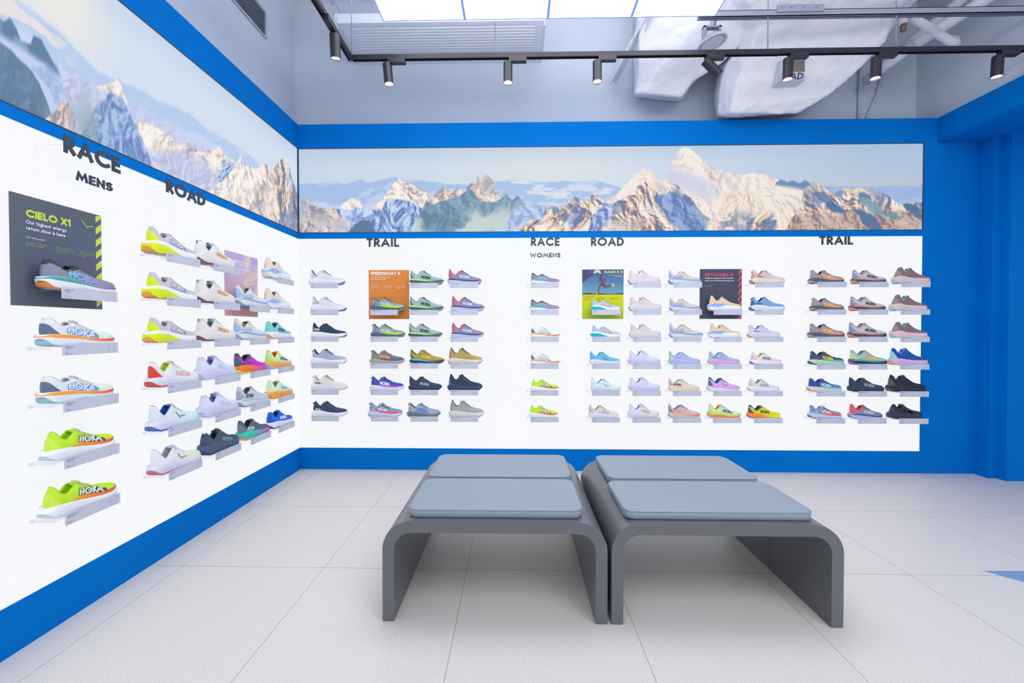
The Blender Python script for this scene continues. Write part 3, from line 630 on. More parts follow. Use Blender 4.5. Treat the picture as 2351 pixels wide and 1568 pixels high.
    for i in ui_th[:-1]:
        a = i * NS + NS - 1; F.append((a, a + NS, n_ + a + NS, n_ + a))
    mb.add([], []); mb.F += [tuple(int(k) for k in f[::-1]) for f in F]
    parts['upper'] = mb
    # lining: rolled collar edge and the inside of the shoe
    ut = uix(.50); us = np.linspace(0, ut, 30); mb = MB()
    for sd in (1, -1):
        rows = []
        e = S(us, np.ones_like(us), 0, sd); inn = e.copy()
        top = e.copy(); top[:, 2] += .008
        e1 = e.copy(); e1[:, 1] += sd * .004
        ins = e.copy(); ins[:, 1] *= .80; ins[0:3, 0] += .012
        d1 = ins.copy(); d1[:, 2] -= .05; d1[:, 1] *= 1.02
        d2 = S(us, np.full_like(us, .1), 0, sd); d2[:, 1] *= .82; d2[:, 0] = d2[:, 0] * .9 + .03
        rows = [e1, top, ins, d1, d2]
        c0 = d2.copy(); c0[:, 1] = 0; rows.append(c0)
        Vs = np.stack(rows, 1); n, m_ = Vs.shape[:2]; F = []
        for i in range(n - 1):
            for j in range(m_ - 1):
                q = (i * m_ + j, (i + 1) * m_ + j, (i + 1) * m_ + j + 1, i * m_ + j + 1); F.append(q[::-1] if sd == 1 else q)
        mb.add(Vs.reshape(-1, 3), F)
    parts['lining'] = mb
    # tongue
    tz = D['tongue']; pk = T(np.linspace(0, 1, 200)); 
    def topz(x): return np.interp(x, pk[30:, 0], pk[30:, 1])
    mb = MB(); xs = np.linspace(xt - .07, .58, 12); V = []; 
    for i, x in enumerate(xs):
        t = i / 11.; base = tz + .012 if i == 0 else (topz(x) + .004 + .018 * max(0, 1 - t * 3))
        z = min(base, tz + .015) if i < 3 else base
        wd = .052 * (1 - .45 * t)
        for k in range(7):
            a = (k - 3) / 3.; V.append((x - .01 * (i == 0) * (1 - a * a), a * wd, z - .02 * a * a - .003 * (i == 0)))
        for k in range(7):
            a = (3 - k) / 3.; V.append((x, a * wd * .9, z - .016 - .02 * a * a))
    F = []
    for i in range(11):
        for k in range(14):
            F.append((i * 14 + k, i * 14 + (k + 1) % 14, (i + 1) * 14 + (k + 1) % 14, (i + 1) * 14 + k))
    F += [tuple(range(13, -1, -1)), tuple(11 * 14 + k for k in range(14))]
    mb.add(V, F); parts['tongue'] = mb
    # laces
    mb = MB(); xs = np.linspace(xt + .005, .60, 6)
    for i, x in enumerate(xs):
        w0 = .05 * (1 - .3 * i / 5)
        for sg in (1, -1):
            pts = [(x + .014 * sg * a, a * w0, topz(x + .014 * sg * a) + .012 - .012 * a * a) for a in np.linspace(-1.15, 1.15, 7)]
            mb.tube(pts, .0062, 6)
    x = xs[0]
    for sg in (1, -1):   # bow
        pts = [(x + .008, 0, topz(x) + .02), (x + .0, sg * .03, topz(x) + .03), (x + .03, sg * .062, topz(x) + .0), (x + .05, sg * .05, topz(x) - .008), (x + .02, sg * .01, topz(x) + .016)]
        mb.tube(pts, .005, 6)
    parts['laces'] = mb
    # heel counter, toe guard, lower band, high layer
    a0, a1 = 0, uix(.13)
    def hc(q):
        t = q / a1; return np.linspace(0, max(.02, .76 * (1 - t ** 1.4)), 6)
    parts['heel_counter'] = grid(np.linspace(0, a1, 10), hc, .004, 'hc')
    t0 = uix(.84)
    def tg(q):
        t = (q - t0) / (NU - t0); return np.linspace(0, .02 + .62 * t ** .6, 5)
    parts['toe_guard'] = grid(np.linspace(t0, NU, 10), tg, .004, 'tg')
    b0 = uix(.24)
    def bd(q):
        t = (q - b0) / (NU - b0); return np.linspace(0, .02 + .40 * min(1, t * 2.2) ** .7 + .25 * max(0, t - .6), 5)
    parts['side_band'] = grid(np.linspace(b0, NU, 34), bd, .003, 'sb')
    parts['eyestay'] = grid(np.linspace(uix(.40), uix(.63), 14), lambda q: np.linspace(.78, .93, 4), .0035, 'ey')
    parts['collar_band'] = grid(np.linspace(0, uix(.43), 24), lambda q: np.linspace(.80, .985, 3), .003, 'cb')
    # heel tab pieces
    h = Tp[0]; mb = MB()
    tab = D.get('tab')
    ring = [(h[0] - .005 - .022 * math.sin(a) * 1.0, 0.0, h[1] - .01 + .032 * math.cos(a)) for a in np.linspace(-.3, PI * .95, 9)]
    Vt = [(x, y, z) for x, _, z in ring for y in (-.014, .014)]; mb.add(Vt, [(2 * i, 2 * i + 1, 2 * i + 3, 2 * i + 2) for i in range(8)])
    Vt = [(x + .004, y, z) for x, _, z in ring for y in (-.014, .014)]; mb.add(Vt, [(2 * i + 2, 2 * i + 3, 2 * i + 1, 2 * i) for i in range(8)])
    parts['pull_tab'] = mb
    mb = MB(); mb.tube([(h[0] - .005, 0, h[1] - .045), (h[0] - .045, 0, h[1] - .035), (h[0] - .052, 0, h[1] - .06), (h[0] - .01, 0, h[1] - .075)], [.012, .014, .014, .012], 8)
    parts['heel_flick'] = mb
    # midsole: v runs top to bottom
    mtP = MT(u); mbP = MBt(u)
    def M(ui, v, off=0., side=1):
        a = np.stack([np.interp(ui, iu, mtP[:, k]) for k in (0, 1)], -1); b = np.stack([np.interp(ui, iu, mbP[:, k]) for k in (0, 1)], -1)
        x = a[..., 0] + (b[..., 0] - a[..., 0]) * v; z = a[..., 1] + (b[..., 1] - a[..., 1]) * v
        uu = np.interp(ui, iu, u); w = plan_w(uu) * 1.06 * endw(uu, .09, .17) + .0
        bul = .92 + .11 * np.sin(PI * np.clip(v * .8 + .12, 0, 1))
        e0 = np.clip(1 - uu / .08, 0, 1); e1 = np.clip((uu - .93) / .07, 0, 1)
        x = x - e0 * (.018 * np.sin(PI * v) + off) + e1 * (.006 * np.sin(PI * v) + off)
        return np.stack([x, side * (w * bul + off * np.clip(uu / .02, 0, 1) * np.clip((1 - uu) / .02, 0, 1)), z], -1)
    def mgrid(us, vf, off, cap=True, mb=None):
        mb = mb or MB(); us = np.array(us, float); R = {}
        K = len(vf(us[0]))
        for sd in (1, -1):
            Vs = np.stack([M(us, np.array([vf(q)[k] for q in us]), off, sd) for k in range(K)], 1); n, m_ = Vs.shape[:2]; base = len(mb.V)
            F = []
            for i in range(n - 1):
                for j in range(m_ - 1):
                    q = (i * m_ + j, (i + 1) * m_ + j, (i + 1) * m_ + j + 1, i * m_ + j + 1); F.append(q if sd == 1 else q[::-1])
            mb.add(Vs.reshape(-1, 3), F); R[sd] = base
        if cap:
            for j in (0, K - 1):
                for i in range(len(us) - 1):
                    a, b = R[1] + i * K + j, R[1] + (i + 1) * K + j; c, d = R[-1] + (i + 1) * K + j, R[-1] + i * K + j
                    mb.F.append((a, d, c, b) if j == 0 else (a, b, c, d))
        return mb
    parts['midsole'] = mgrid(iu, lambda q: np.linspace(0, 1, 8), 0)
    def st(q): uu = np.interp(q, iu, u); return np.linspace(.02, .30 + .10 * sm(.3, .7, np.array(uu)), 4)
    parts['foam_stripe'] = mgrid(iu, st, .0035, False)
    def st2(q):     # wide sculpted lower wedge, thick at the heel
        uu = float(np.interp(q, iu, u)); return np.linspace(.28 + .62 * float(sm(.25, .75, np.array(uu))), .985, 4)
    parts['foam_wedge'] = mgrid(iu, st2, .004, False)
    def st3(q):     # high layer under the heel
        uu = float(np.interp(q, iu, u)); return np.linspace(.0, .02 + .42 * float(sm(.52, .30, np.array(uu))), 4)
    parts['heel_layer'] = mgrid(np.linspace(0, uix(.52), 26), st3, .004, False)
    mb = mgrid(iu[:int(uix(.36))], lambda q: np.linspace(.90 if D.get('thin') else .85, 1.0, 3), .003); mgrid(iu[int(uix(.56)):], lambda q: np.linspace(.93 if D.get('thin') else .88, 1.0, 3), .003, True, mb)
    lg = D.get('lugs', 0)
    for x in [] if D.get('thin') else list(np.arange(.06, .36, .055)) + list(np.arange(.5, .90, .055)):
        zb = float(np.interp(x, mbP[:, 0], mbP[:, 1])); w = float(plan_w(np.array(x)) * endw(np.array(x), .09, .17)) * .80
        hh = .016 * lg + (.0 if D.get('thin') else .004)
        for y in np.linspace(-w, w, 4): mb.box(x - .015, x + .015, y - .022, y + .022, zb - .002, zb + hh + (.004 if D.get('thin') else .01))
    if lg:
        for x in list(np.arange(.05, .36, .05)) + list(np.arange(.52, .95, .05)):
            zb = float(np.interp(x, mbP[:, 0], mbP[:, 1])); w = float(plan_w(np.array(x)) * endw(np.array(x), .09, .17))
            for sd in (-1, 1): mb.box(x - .013, x + .013, sd * w * 1.0 - .012, sd * w * 1.0 + .012, zb - .004, zb + .03)
    parts['outsole'] = mb
    ME = {}
    for k, mb in parts.items():
        # lift so that the lowest point is at zero
        ME[k] = mesh('shoe_' + k, mb.V, mb.F, True)
    zmin = min(v[2] for v in parts['outsole'].V)
    for me in ME.values():
        me.transform(Matrix.Translation((0, 0, -zmin)))
    up = parts['upper']; bvh = BVHTree.FromPolygons([(a, b, c - zmin) for a, b, c in up.V], up.F)
    # lettering wrapped on the outer side (towards -y)
    LG = {}
    lx, lz, lh, ls = D['logo']
    def wrap(Qs, off):
        mb = MB()
        for qi, q in enumerate(Qs):
            # subdivide the quad
            P = [Vector(p) for p in q]; n = 3
            gv = []
            for i in range(n + 1):
                for j in range(n + 1):
                    a = P[0].lerp(P[1], i / n); b = P[3].lerp(P[2], i / n); p = a.lerp(b, j / n)
                    x = lx + p.x; z = lz + p.y + ls * p.x - zmin
                    hit = bvh.ray_cast(Vector((x, -1, z)), Vector((0, 1, 0)))
                    if hit[0] is None: gv.append(None); continue
                    y = hit[0].y
                    gv.append((x, y - off - (qi % 5) * .0004, z))
            for i in range(n):
                for j in range(n):
                    ids = [i * (n + 1) + j, (i + 1) * (n + 1) + j, (i + 1) * (n + 1) + j + 1, i * (n + 1) + j + 1]
                    if any(gv[k] is None for k in ids): continue
                    ys = [gv[k][1] for k in ids]
                    if max(ys) - min(ys) > .03: continue
                    mb.add([gv[k] for k in ids], [(0, 1, 2, 3)])
        return mb
    sq = .88 if D.get('thin') else .82
    for st_, (t, o) in {'solid': (.25, .006), 'thick': (.34, .006), 'thin': (.13, .0085)}.items():
        Q, w = text_quads('HOKA', lh, t if st_ != 'thin' else .13, .02 if st_ == 'solid' else (.02 - (t - .25)), .22, sq, True)
        if st_ == 'thick': Q, w = text_quads('HOKA', lh * 1.08, .32, -.05, .22, sq, True); Q = [[(a - lh * .04, b - lh * .04) for a, b in q] for q in Q]
        if st_ == 'thin': Q, w = text_quads('HOKA', lh * .92, .18, .09, .22, sq * 1.02, True); Q = [[(a + lh * .05, b + lh * .04) for a, b in q] for q in Q]
        LG[st_] = wrap(Q, o).me('shoe_lettering', True)
    bird = [stroke_quads([(0, .09), (.035, .045), (.07, .0)], .006, False), stroke_quads([(.07, 0), (.09, .018), (.16, .03)], .006, False)]
    LG['bird'] = wrap([[(a.x, a.y) for a in q] for s in bird for q in s], .006).me('shoe_emblem', True)
    return ME, LG
TYPES['sandal'] = dict(TYPES['anac'], sandal=1, top=[(.15, .42), (.17, .425), (.21, .37), (.27, .35), (.33, .37), (.40, .44), (.48, .38), (.62, .30), (.78, .25), (.9, .225), (.965, .185), (.985, .15)])
TYPES['rincon'] = dict(TYPES['mach6'], top=[(.075, .385), (.10, .39), (.16, .335), (.24, .30), (.32, .35), (.39, .39), (.48, .355)] + TOE, logo=(.33, .19, .085, -.1))
TYPES['flow'] = dict(TYPES['mach6'], top=[(.07, .43), (.095, .42), (.15, .345), (.24, .31), (.31, .36), (.38, .41), (.48, .37), (.62, .28), (.78, .222), (.9, .2), (.965, .17), (.985, .14)], mt=[(0., .14), (.05, .175), (.25, .18), (.5, .15), (.75, .13), (.9, .14), (1., .15)], logo=(.42, .21, .085, -.18), tongue=.41, tab='loop')
TYPES['zin'] = dict(TYPES['rincon'], top=[(.07, .37), (.1, .375), (.16, .32), (.24, .295), (.32, .34), (.4, .37), (.48, .335)] + TOE, mb=[(0., .10), (.04, .04), (.11, .0), (.25, .03), (.4, .01), (.6, 0.), (.8, 0.), (.92, .02), (1., .09)], logo=(.5, .19, .075, -.22), tongue=.37)
TYPES['hike'] = dict(TYPES['anac'], top=[(.17, .44), (.20, .455), (.24, .38), (.29, .34), (.35, .40), (.42, .44), (.5, .39), (.62, .30), (.78, .235), (.9, .21), (.965, .18), (.985, .145)], mt=[(0., .13), (.05, .19), (.18, .215), (.35, .17), (.5, .15), (.75, .14), (.9, .145), (1., .155)], throat=.44, tongue=.44)
BUILT = {}

def shoe(kind, up='#dddddd', mid='#eeeeee', stripe=None, heel=None, logo=None, inlay=None, lining=None, out='#cccccc', lace=None, tongue=None, wedge=None, layer=None, band=None, toe=None, collar=None, tab=None, bird=None, up2=None, mot=None, name='running_shoe', cat='shoe'):
    if kind not in BUILT: BUILT[kind] = build_type(kind)
    ME, LG = BUILT[kind]; D = TYPES[kind]
    root = thing(name, 'x', cat)
    def col(c, **k):
        if isinstance(c, tuple): return mat(c, .55, .3, kind='grad', **k)
        return mat(c, .55, .3)
    def P(pn, mesh_key, m, label=None, par=None):
        me = ME[mesh_key] if mesh_key in ME else mesh_key
        if not me.materials: me.materials.append(None)
        o = bpy.data.objects.new(pn, me); COL.objects.link(o); o.parent = par or root
        o.material_slots[0].link = 'OBJECT'; o.material_slots[0].material = m
        if label: o['label'] = label
        return o
    if mot: mu = mat((up, mot), .75, .2, kind='mottle')
    elif up2: mu = mat((up, up2), .7, .2, kind='grad', lo=.3, hi=.75)
    else: mu = mat(up, .75, .2, kind='knit')
    P('upper', 'upper', mu)
    P('midsole', 'midsole', mat(mid, .6, .25, kind='ribs', st=(.3 if D.get('mid') == 'ribs' else .13)) if isinstance(mid, str) else col(mid))
    P('outsole', 'outsole', mat(out, .5, .3))
    P('lining', 'lining', mat(lining or up, .8, .2))
    P('tongue', 'tongue', mat(tongue or lining or up, .8, .2))
    P('laces', 'laces', mat(lace or up, .7, .2))
    cc = lin(up); dk = .80 if sum(cc) > .5 else 1.35
    tos = lambda v: int(round(255 * (12.92 * v if v <= .0031308 else 1.055 * min(1, v) ** (1 / 2.4) - .055)))
    P('eyestay', 'eyestay', mat('#%02x%02x%02x' % tuple(tos(v * dk) for v in cc), .6, .3))
    if stripe: P('foam_stripe', 'foam_stripe', col(stripe, lo=.45, hi=.85))
    if wedge: P('foam_wedge', 'foam_wedge', col(wedge))
    if layer: P('heel_layer', 'heel_layer', col(layer))
    if heel: P('heel_counter', 'heel_counter', mat(heel, .5, .3))
    if band:
        P('side_band', 'side_band', mat((band[0], band[1]), .6, .3, kind='mottle', sc=60, lo=.58) if isinstance(band, tuple) and len(band) == 2 else col(band if isinstance(band, str) else band[:2], lo=.3, hi=.95))
    if toe: P('toe_guard', 'toe_guard', mat(toe, .5, .3))
    if collar: P('collar_band', 'collar_band', mat(collar, .7, .2))
    tb = D.get('tab')
    if tb == 'loop': P('pull_tab', 'pull_tab', mat(tab or up, .6, .3))
    elif tb == 'flick': P('heel_flick', 'heel_flick', mat(tab or heel or up, .5, .3))
    if logo:
        if inlay:
            l = P('lettering', LG['thick'], col(logo)); P('lettering_inlay', LG['thin'], col(inlay), par=l)
        else: P('lettering', LG['solid'], col(logo, lo=.3, hi=.6) if isinstance(logo, tuple) else col(logo))
    if bird: P('emblem', LG['bird'], mat(bird, .6, .3))
    return root

def copy_tree(o, parent=None):
    c = o.copy(); COL.objects.link(c); c.parent = parent
    for ch in o.children: copy_tree(ch, c)
    return c

# ---- colourways
S = {
 'race_grey': lambda: shoe('race', '#8d8f9b', '#f0f2f6', ('#3fa8a6', '#b14fae'), heel='#7f8ca8', logo=('#6cc4e4', '#b48ce0'), lining='#3c3f4a', collar='#454853', out='#f0914a', lace='#4a4c58', toe='#a6a9b6'),
 'race_white': lambda: shoe('race', '#e3e5e6', '#eef1f6', ('#ffa336', '#ef4f48'), heel='#60708e', logo='#6d9cdc', inlay='#e8eef8', lining='#dfe3e8', out='#93c8d8', lace='#c9ccd6', up2='#e4ead8'),
 'rocket_lime': lambda: shoe('rocket', '#c2ea36', '#eef1f6', None, heel='#c8ec50', logo='#465268', inlay='#f4f6fa', lining='#b8e82c', out='#c6e0e8', lace='#dcebc0', band=('#ffa430', '#e84f4c', 1), tab='#ffb040'),
 'machx_yellow': lambda: shoe('machx', '#c8c7d3', '#f0f2f5', None, heel='#dcec2a', logo='#7b888f', inlay='#f2f4f6', lining='#dfe0e8', out='#f2a04a', lace='#e4e6ea', wedge='#deee20', tongue='#c7a8b4'),
 'mach_red': lambda: shoe('mach6', '#eceaed', '#dfe0f0', None, heel='#e2443c', logo='#ea9a80', inlay='#f2ecea', lining='#d8e870', out='#e0504a', lace='#e8c8b8'),
 'mach_mint': lambda: shoe('mach6', '#dfe6f2', ('#dcdcf0', '#bfe6de'), None, lining='#3f66bc', out='#4a72c4', lace='#e8ecf4', bird='#44546c', up2='#d4ece8', collar='#e6ecf6'),
 'mach_white': lambda: shoe('mach6', '#ebeaf2', '#dedaee', None, lining='#c4c8d0', out='#d86a78', lace='#eceef4', bird='#5c7088', up2='#e2eccc'),
 'bondi_cream': lambda: shoe('bondi', '#e7e5e6', '#e8e4e2', None, logo='#e8a24c', lining='#a4b4b8', out='#7d5768', lace='#eceaec', tab='#6f9ca2'),
 'bondi_lilac': lambda: shoe('bondi', '#dbe0f5', '#d2d4f2', None, lining='#9aa8dc', out='#cfd2f0', lace='#e2e6f6', tab='#dfe4f6', logo='#d4daf2'),
 'bondi_dark': lambda: shoe('bondi', '#4c5a70', '#51607a', None, logo='#8c9aae', lining='#3c485c', out='#3a4658', lace='#5c6a80', tab='#46546a'),
 'clif_blue': lambda: shoe('clifton', '#e2dfdb', '#ebe7df', '#8fb2e6', heel='#a9c5ee', logo='#8fa8e0', inlay='#e8e8ec', lining='#d8cfc6', out='#8fbcea', lace='#e4e0dc', tongue='#6c5c58'),
 'clif_magenta': lambda: shoe('clifton', '#c63fd2', ('#ff7c30', '#d050b8'), None, heel='#56647a', logo='#8c3a98', lining='#4a5a72', out='#e8f062', lace='#d860e0', collar='#4c5a70', tongue='#44546a'),
 'clif_grey': lambda: shoe('clifton', '#cdd3de', '#dde3ee', '#bcc8d8', heel='#aab6ca', logo='#444e5e', lining='#7c8698', out='#9eaabc', lace='#c4cad6'),
 'clif_slate': lambda: shoe('clifton', '#606c7c', ('#40c8bc', '#c252c2'), None, heel='#7c8ca0', logo='#d2dae6', lining='#4c5866', out='#f8a860', lace='#6c7888'),
 'sky_cream': lambda: shoe('sky', '#e6d8c6', '#e9ecf6', None, layer='#9cbcee', lining='#e4e8ee', out='#eceef2', lace='#e8eaee', up2='#e4e6ea', tongue='#7c8490'),
 'rinc_teal': lambda: shoe('rincon', '#8cd2ce', '#eef0f6', None, heel='#7cd8cc', logo='#4a5a88', lining='#5c86b4', out='#f8a868', lace='#9cd8d4'),
 'flow_green': lambda: shoe('flow', '#cff0ac', '#f8b062', None, heel='#bdf08c', logo='#3c6cb0', lining='#f8a63c', out='#92caf0', lace='#dcecd0', tab='#c8f09c', up2='#d8f0d0'),
 'flow_pale': lambda: shoe('flow', '#dcf0cc', '#f8aa4c', None, logo='#94c4e6', lining='#b8dc9c', out='#f4b060', lace='#e4ece4', tab='#d8ecc0', up2='#e4ece8'),
 'rinc_blue': lambda: shoe('rincon', '#2f6ee2', '#e6edfb', None, logo='#f2f6fc', lining='#2858c0', out='#4a5c7c', lace='#4c88ee', heel='#2a60cc'),
 'arahi_white': lambda: shoe('arahi', '#e2e3ea', '#e8eaf2', None, lining='#4c7cd6', out='#5a88de', lace='#8ca0cc', logo='#d6c2a4', up2='#dcdee8'),
 'arahi_grey': lambda: shoe('arahi', '#e0e2ea', '#e6e8f1', None, lining='#c6cedc', out='#5e6e8c', lace='#c2cad8', logo='#9aa8bc'),
 'arahi_navy': lambda: shoe('arahi', '#33455e', '#eceef5', None, lining='#44546c', out='#60708c', lace='#2c3c54', logo='#eef2f8'),
 'kaw_grey': lambda: shoe('kawana', '#a6b5cc', '#e9ecf5', None, heel='#d4dcec', lining='#4c5e7c', out='#e4d2b4', lace='#46587a', tab='#8494b0'),
 'kaw_white': lambda: shoe('kawana', '#e4e2df', '#e2e4ee', None, lining='#d4d2d0', out='#d8bc8c', lace='#c8b078', logo='#445068', tab='#d8dae0'),
 'kaw_navy': lambda: shoe('kawana', '#3c4b64', '#e8ebf4', None, lining='#5c6c86', out='#e8cfa0', lace='#4c5c76', logo='#c8d0dc', tab='#4c5c76'),
 'kaw_tan': lambda: shoe('kawana', '#d6bfae', '#e8dccb', None, heel='#d8a698', lining='#cc9c8c', out='#e0b060', lace='#dcd0d0', logo='#8c6c60', up2='#d8d0d0', tab='#c8988c'),
 'kaw_blue': lambda: shoe('kawana', '#7ca6dc', '#dfe2f4', None, heel='#50689c', lining='#44588c', out='#6c8cd0', lace='#b4c8f0', logo='#34486c', tab='#4a5e94'),
 'kaw_lilac': lambda: shoe('kawana', '#cccee2', '#d9d8e8', None, heel='#d6dae6', lining='#9aa6dc', out='#ecb860', lace='#d8dae8', logo='#7c88a4', tab='#c8ccdc'),
 'speed_lime': lambda: shoe('speed', '#9cb4b8', '#596a7e', None, band=('#c6ec2e', '#8cb060'), logo='#bce0cc', lining='#5c6c80', out='#a4bcbc', lace='#5e6e7c', mot='#62747e', tab='#4c5a6a'),
 'speed_olive': lambda: shoe('speed', '#848a7c', '#a6aaa6', None, band=('#5a6680', '#3c4656'), logo='#ff9d5c', lining='#7486a0', out='#ff9f70', lace='#96b0c0', tab='#9c5c4c', up2='#64707e'),
 'speed_royal': lambda: shoe('speed', '#4258b6', '#dfe2ee', None, band=('#bf50ca', '#e0a0e4'), logo='#eef2fb', lining='#64749c', out='#b8ccd0', lace='#586cb4', tab='#5a6a98'),
 'speed_red': lambda: shoe('speed', '#55759c', '#c9cff0', None, band=('#f0525c', '#f4a0a4'), logo='#ecd4e0', lining='#c6cfe6', out='#66788c', lace='#c8d0e6', mot='#c4d0e4', tab='#5c7090'),
 'speed_greyblue': lambda: shoe('speed', '#9aa4b6', '#6c7b8b', None, band=('#98a4b8', '#6c7c90'), logo='#4a84da', inlay='#6c9ce4', lining='#7c8a9c', out='#5c6a78', lace='#8c98a8', mot='#aeb6c4', tab='#64748a'),
 'speed_mauve': lambda: shoe('speed', '#9c8c99', '#5c6478', None, band=('#eaa173', '#c07850'), logo='#ffc272', lining='#5c6478', out='#aca8ba', lace='#84788c', mot='#b8a2a4', tab='#c0a4a8'),
 'speed_teal': lambda: shoe('speed', '#3c4c62', '#b9d9ba', None, band=('#4cc2a2', '#7cdcc4'), logo='#ffc81a', lining='#46566c', out='#44546a', lace='#9cb8b8', mot='#56667a', tab='#6cc4dc'),
 'speed_indigo': lambda: shoe('speed', '#3f4f9a', '#d9d5de', None, band=('#4cc2aa', '#8ce0cc'), logo='#d8e0ee', lining='#54649c', out='#ff9c50', lace='#6878b0', tab='#5cb8e0', up2='#5c80b8'),
 'chal_green': lambda: shoe('chall', '#9cb6b5', '#4c6478', ('#b8f06c', '#4c6478'), logo='#32424e', lining='#7c9498', out='#a8f08e', lace='#4c5c68', heel='#6c8490'),
 'chal_olive': lambda: shoe('chall', '#a89a46', '#3b475f', ('#4ccac2', '#3b475f'), logo='#ffba4c', lining='#4c5868', out='#e48c8c', lace='#e8b850', heel='#5c6470', up2='#b89c40'),
 'chal_black': lambda: shoe('chall', '#3b4a60', '#36455b', None, logo='#a6b2c4', lining='#4c5c74', out='#33425a', lace='#46566e'),
 'chal_pink': lambda: shoe('chall', '#d2c6c8', '#4a5370', ('#f49a76', '#4a5370'), logo='#3a4358', lining='#c4b0b8', out='#ff9c82', lace='#dcc8c4', heel='#8c9cbe', collar='#a4a0ac'),
 'chal_sage': lambda: shoe('chall', '#a9c4b9', '#3a3b4f', ('#3cb8a4', '#3a3b4f'), logo='#ffc22a', lining='#8cb4c0', out='#c060dc', lace='#b0c4bc', heel='#e0e09c'),
 'maf_red': lambda: shoe('mafate', '#9088ae', '#c2c8f2', '#3e4c68', heel='#ff5a4e', logo='#b6e6f2', lining='#f04e4c', out='#8c98cc', lace='#6c6490', toe='#f4565a', collar='#ee5450', tongue='#5c5c80'),
 'anac_tan': lambda: shoe('anac', '#b6a062', '#ded4c6', None, lining='#4c4c4c', out='#4c5660', lace='#5c5a4c', heel='#a89458', tongue='#a8945c'),
 'anac_navy': lambda: shoe('anac', '#35435a', '#3c4a62', None, lining='#2c3a50', out='#33425a', lace='#3c4a60', heel='#5c6a80'),
 'anac_sage': lambda: shoe('anac', '#a4ada7', '#dddad4', None, lining='#8c968e', out='#8c8c74', lace='#d8e0e0', heel='#98a49c'),
 'mach_teal': lambda: shoe('machx', '#bcbed0', '#eff1f5', None, heel='#90dee4', logo='#7486a0', inlay='#e8ecf2', lining='#d0d2de', out='#e8e48c', lace='#d8dae4', wedge='#17bac6'),
 'mach_cyan': lambda: shoe('mach6', '#62c0e4', '#e2dcf0', None, heel='#5cb4e8', lining='#4c9cd4', out='#dcd8e8', lace='#7ccae8', bird='#5a6a80'),
 'mach_ice': lambda: shoe('mach6', '#dce4ec', ('#dcd8ee', '#c2e8e0'), None, lining='#5cc0e4', out='#cfe4e8', lace='#dce8ec', bird='#5c6c80', up2='#d4ece8'),
 'mach_cream': lambda: shoe('mach6', '#dcd2c9', '#e1e3f5', None, heel='#d4b8ac', lining='#b8b0ac', out='#c8ccdc', lace='#dcd8d4', logo='#b6ae9c', inlay='#dcd6cc', up2='#dcdccc'),
 'bondi_pink': lambda: shoe('bondi', '#dfced4', '#ddd9d9', None, lining='#cdbcc6', out='#dcd4d4', lace='#e4d6dc', tab='#cfc4cc'),
 'bondi_lav': lambda: shoe('bondi', '#dadcee', '#d0d0ee', None, lining='#a4bce4', out='#ccccec', lace='#dee2f2', tab='#d4dae8'),
 'bondi_white': lambda: shoe('bondi', '#dfe1ee', '#e0dde8', None, logo='#f2a452', lining='#a8bce4', out='#dcdae4', lace='#e4e8f2', tab='#c8d0e0'),
 'clif_tan': lambda: shoe('clifton', '#d9cbbd', '#e5e1d9', '#7ea3e0', heel='#9ebbe6', logo='#8c9ed8', inlay='#c8cce0', lining='#d4ccc4', out='#8cb4e4', lace='#d8ccc0'),
 'clif_lav': lambda: shoe('clifton', '#b3bbe3', '#b3bfea', None, heel='#b9ea9c', logo='#c8a4dc', lining='#a4b8dc', out='#b0dcb8', lace='#bcc4e8'),
 'clif_peach': lambda: shoe('clifton', '#e0d9cc', '#f0ddce', '#f8c99e', heel='#e8a4a4', logo='#434f5b', lining='#c8c4c4', out='#c8dcc8', lace='#ecc890'),
 'clif_rose': lambda: shoe('clifton', '#cdbdc6', '#d9cdd2', ('#ffae70', '#ff7440'), heel='#8c94b2', logo='#eaa482', lining='#9c94a4', out='#9c94a0', lace='#8c84a0'),
 'sky_peach': lambda: shoe('sky', '#e9cfa3', '#eff1f6', None, layer='#8db3ee', logo='#c6cee0', inlay='#dcdde4', lining='#d8cdbf', out='#eceef2', lace='#e4d4b8'),
 'arahi_pink': lambda: shoe('arahi', '#a8b7dc', '#e5a9dd', None, logo='#4aa4ce', lining='#8cb4d0', out='#c8e8b0', lace='#b0bce0', heel='#b4c8dc'),
 'flow_pink': lambda: shoe('flow', '#dcaee2', '#eceaf2', ('#e29cdc', '#e09ad8'), heel='#4c66ac', collar='#445fa8', lining='#4464a8', out='#b8e8a0', lace='#5c6cb0', tab='#8c88b8', bird='#5c4c78'),
 'flow_lime': lambda: shoe('flow', '#cdeab4', '#ff9c42', '#b9ea60', logo='#1c5a80', lining='#ffab42', out='#8cc8ec', lace='#dcdce4', tab='#b8dcc0', up2='#d8e0d0'),
 'rinc_pink': lambda: shoe('rincon', '#e9dccb', '#f1e9e6', None, heel='#e8b8de', logo='#4a8cba', lining='#b8e0a8', out='#3c8cda', lace='#dce0e4', up2='#e8ccd4'),
 'rinc_cream': lambda: shoe('rincon', '#dfd7cd', '#ecebee', None, heel='#dccdbc', logo='#93aad2', lining='#b4bcc4', out='#ccd4d8', lace='#dadce4', up2='#d8dce8'),
 'rinc_yellow': lambda: shoe('rincon', '#e6e62c', ('#ff8c30', '#e8ec20'), None, heel='#4f5e6a', logo='#3a4248', lining='#4c5860', out='#c050c8', lace='#dce020', collar='#4c5a60', mot='#c8cc30'),
 'hike_mauve': lambda: shoe('hike', '#8c7079', '#e8c9ce', None, lining='#a2dedc', out='#b2e4e0', lace='#846870', heel='#a08890', up2='#88747e'),
 'hike_royal': lambda: shoe('anac', '#2c50a8', '#dcb5e4', None, lining='#7cb4ec', out='#f0bc6c', lace='#2c54b0', heel='#98dcd4', up2='#30589c'),
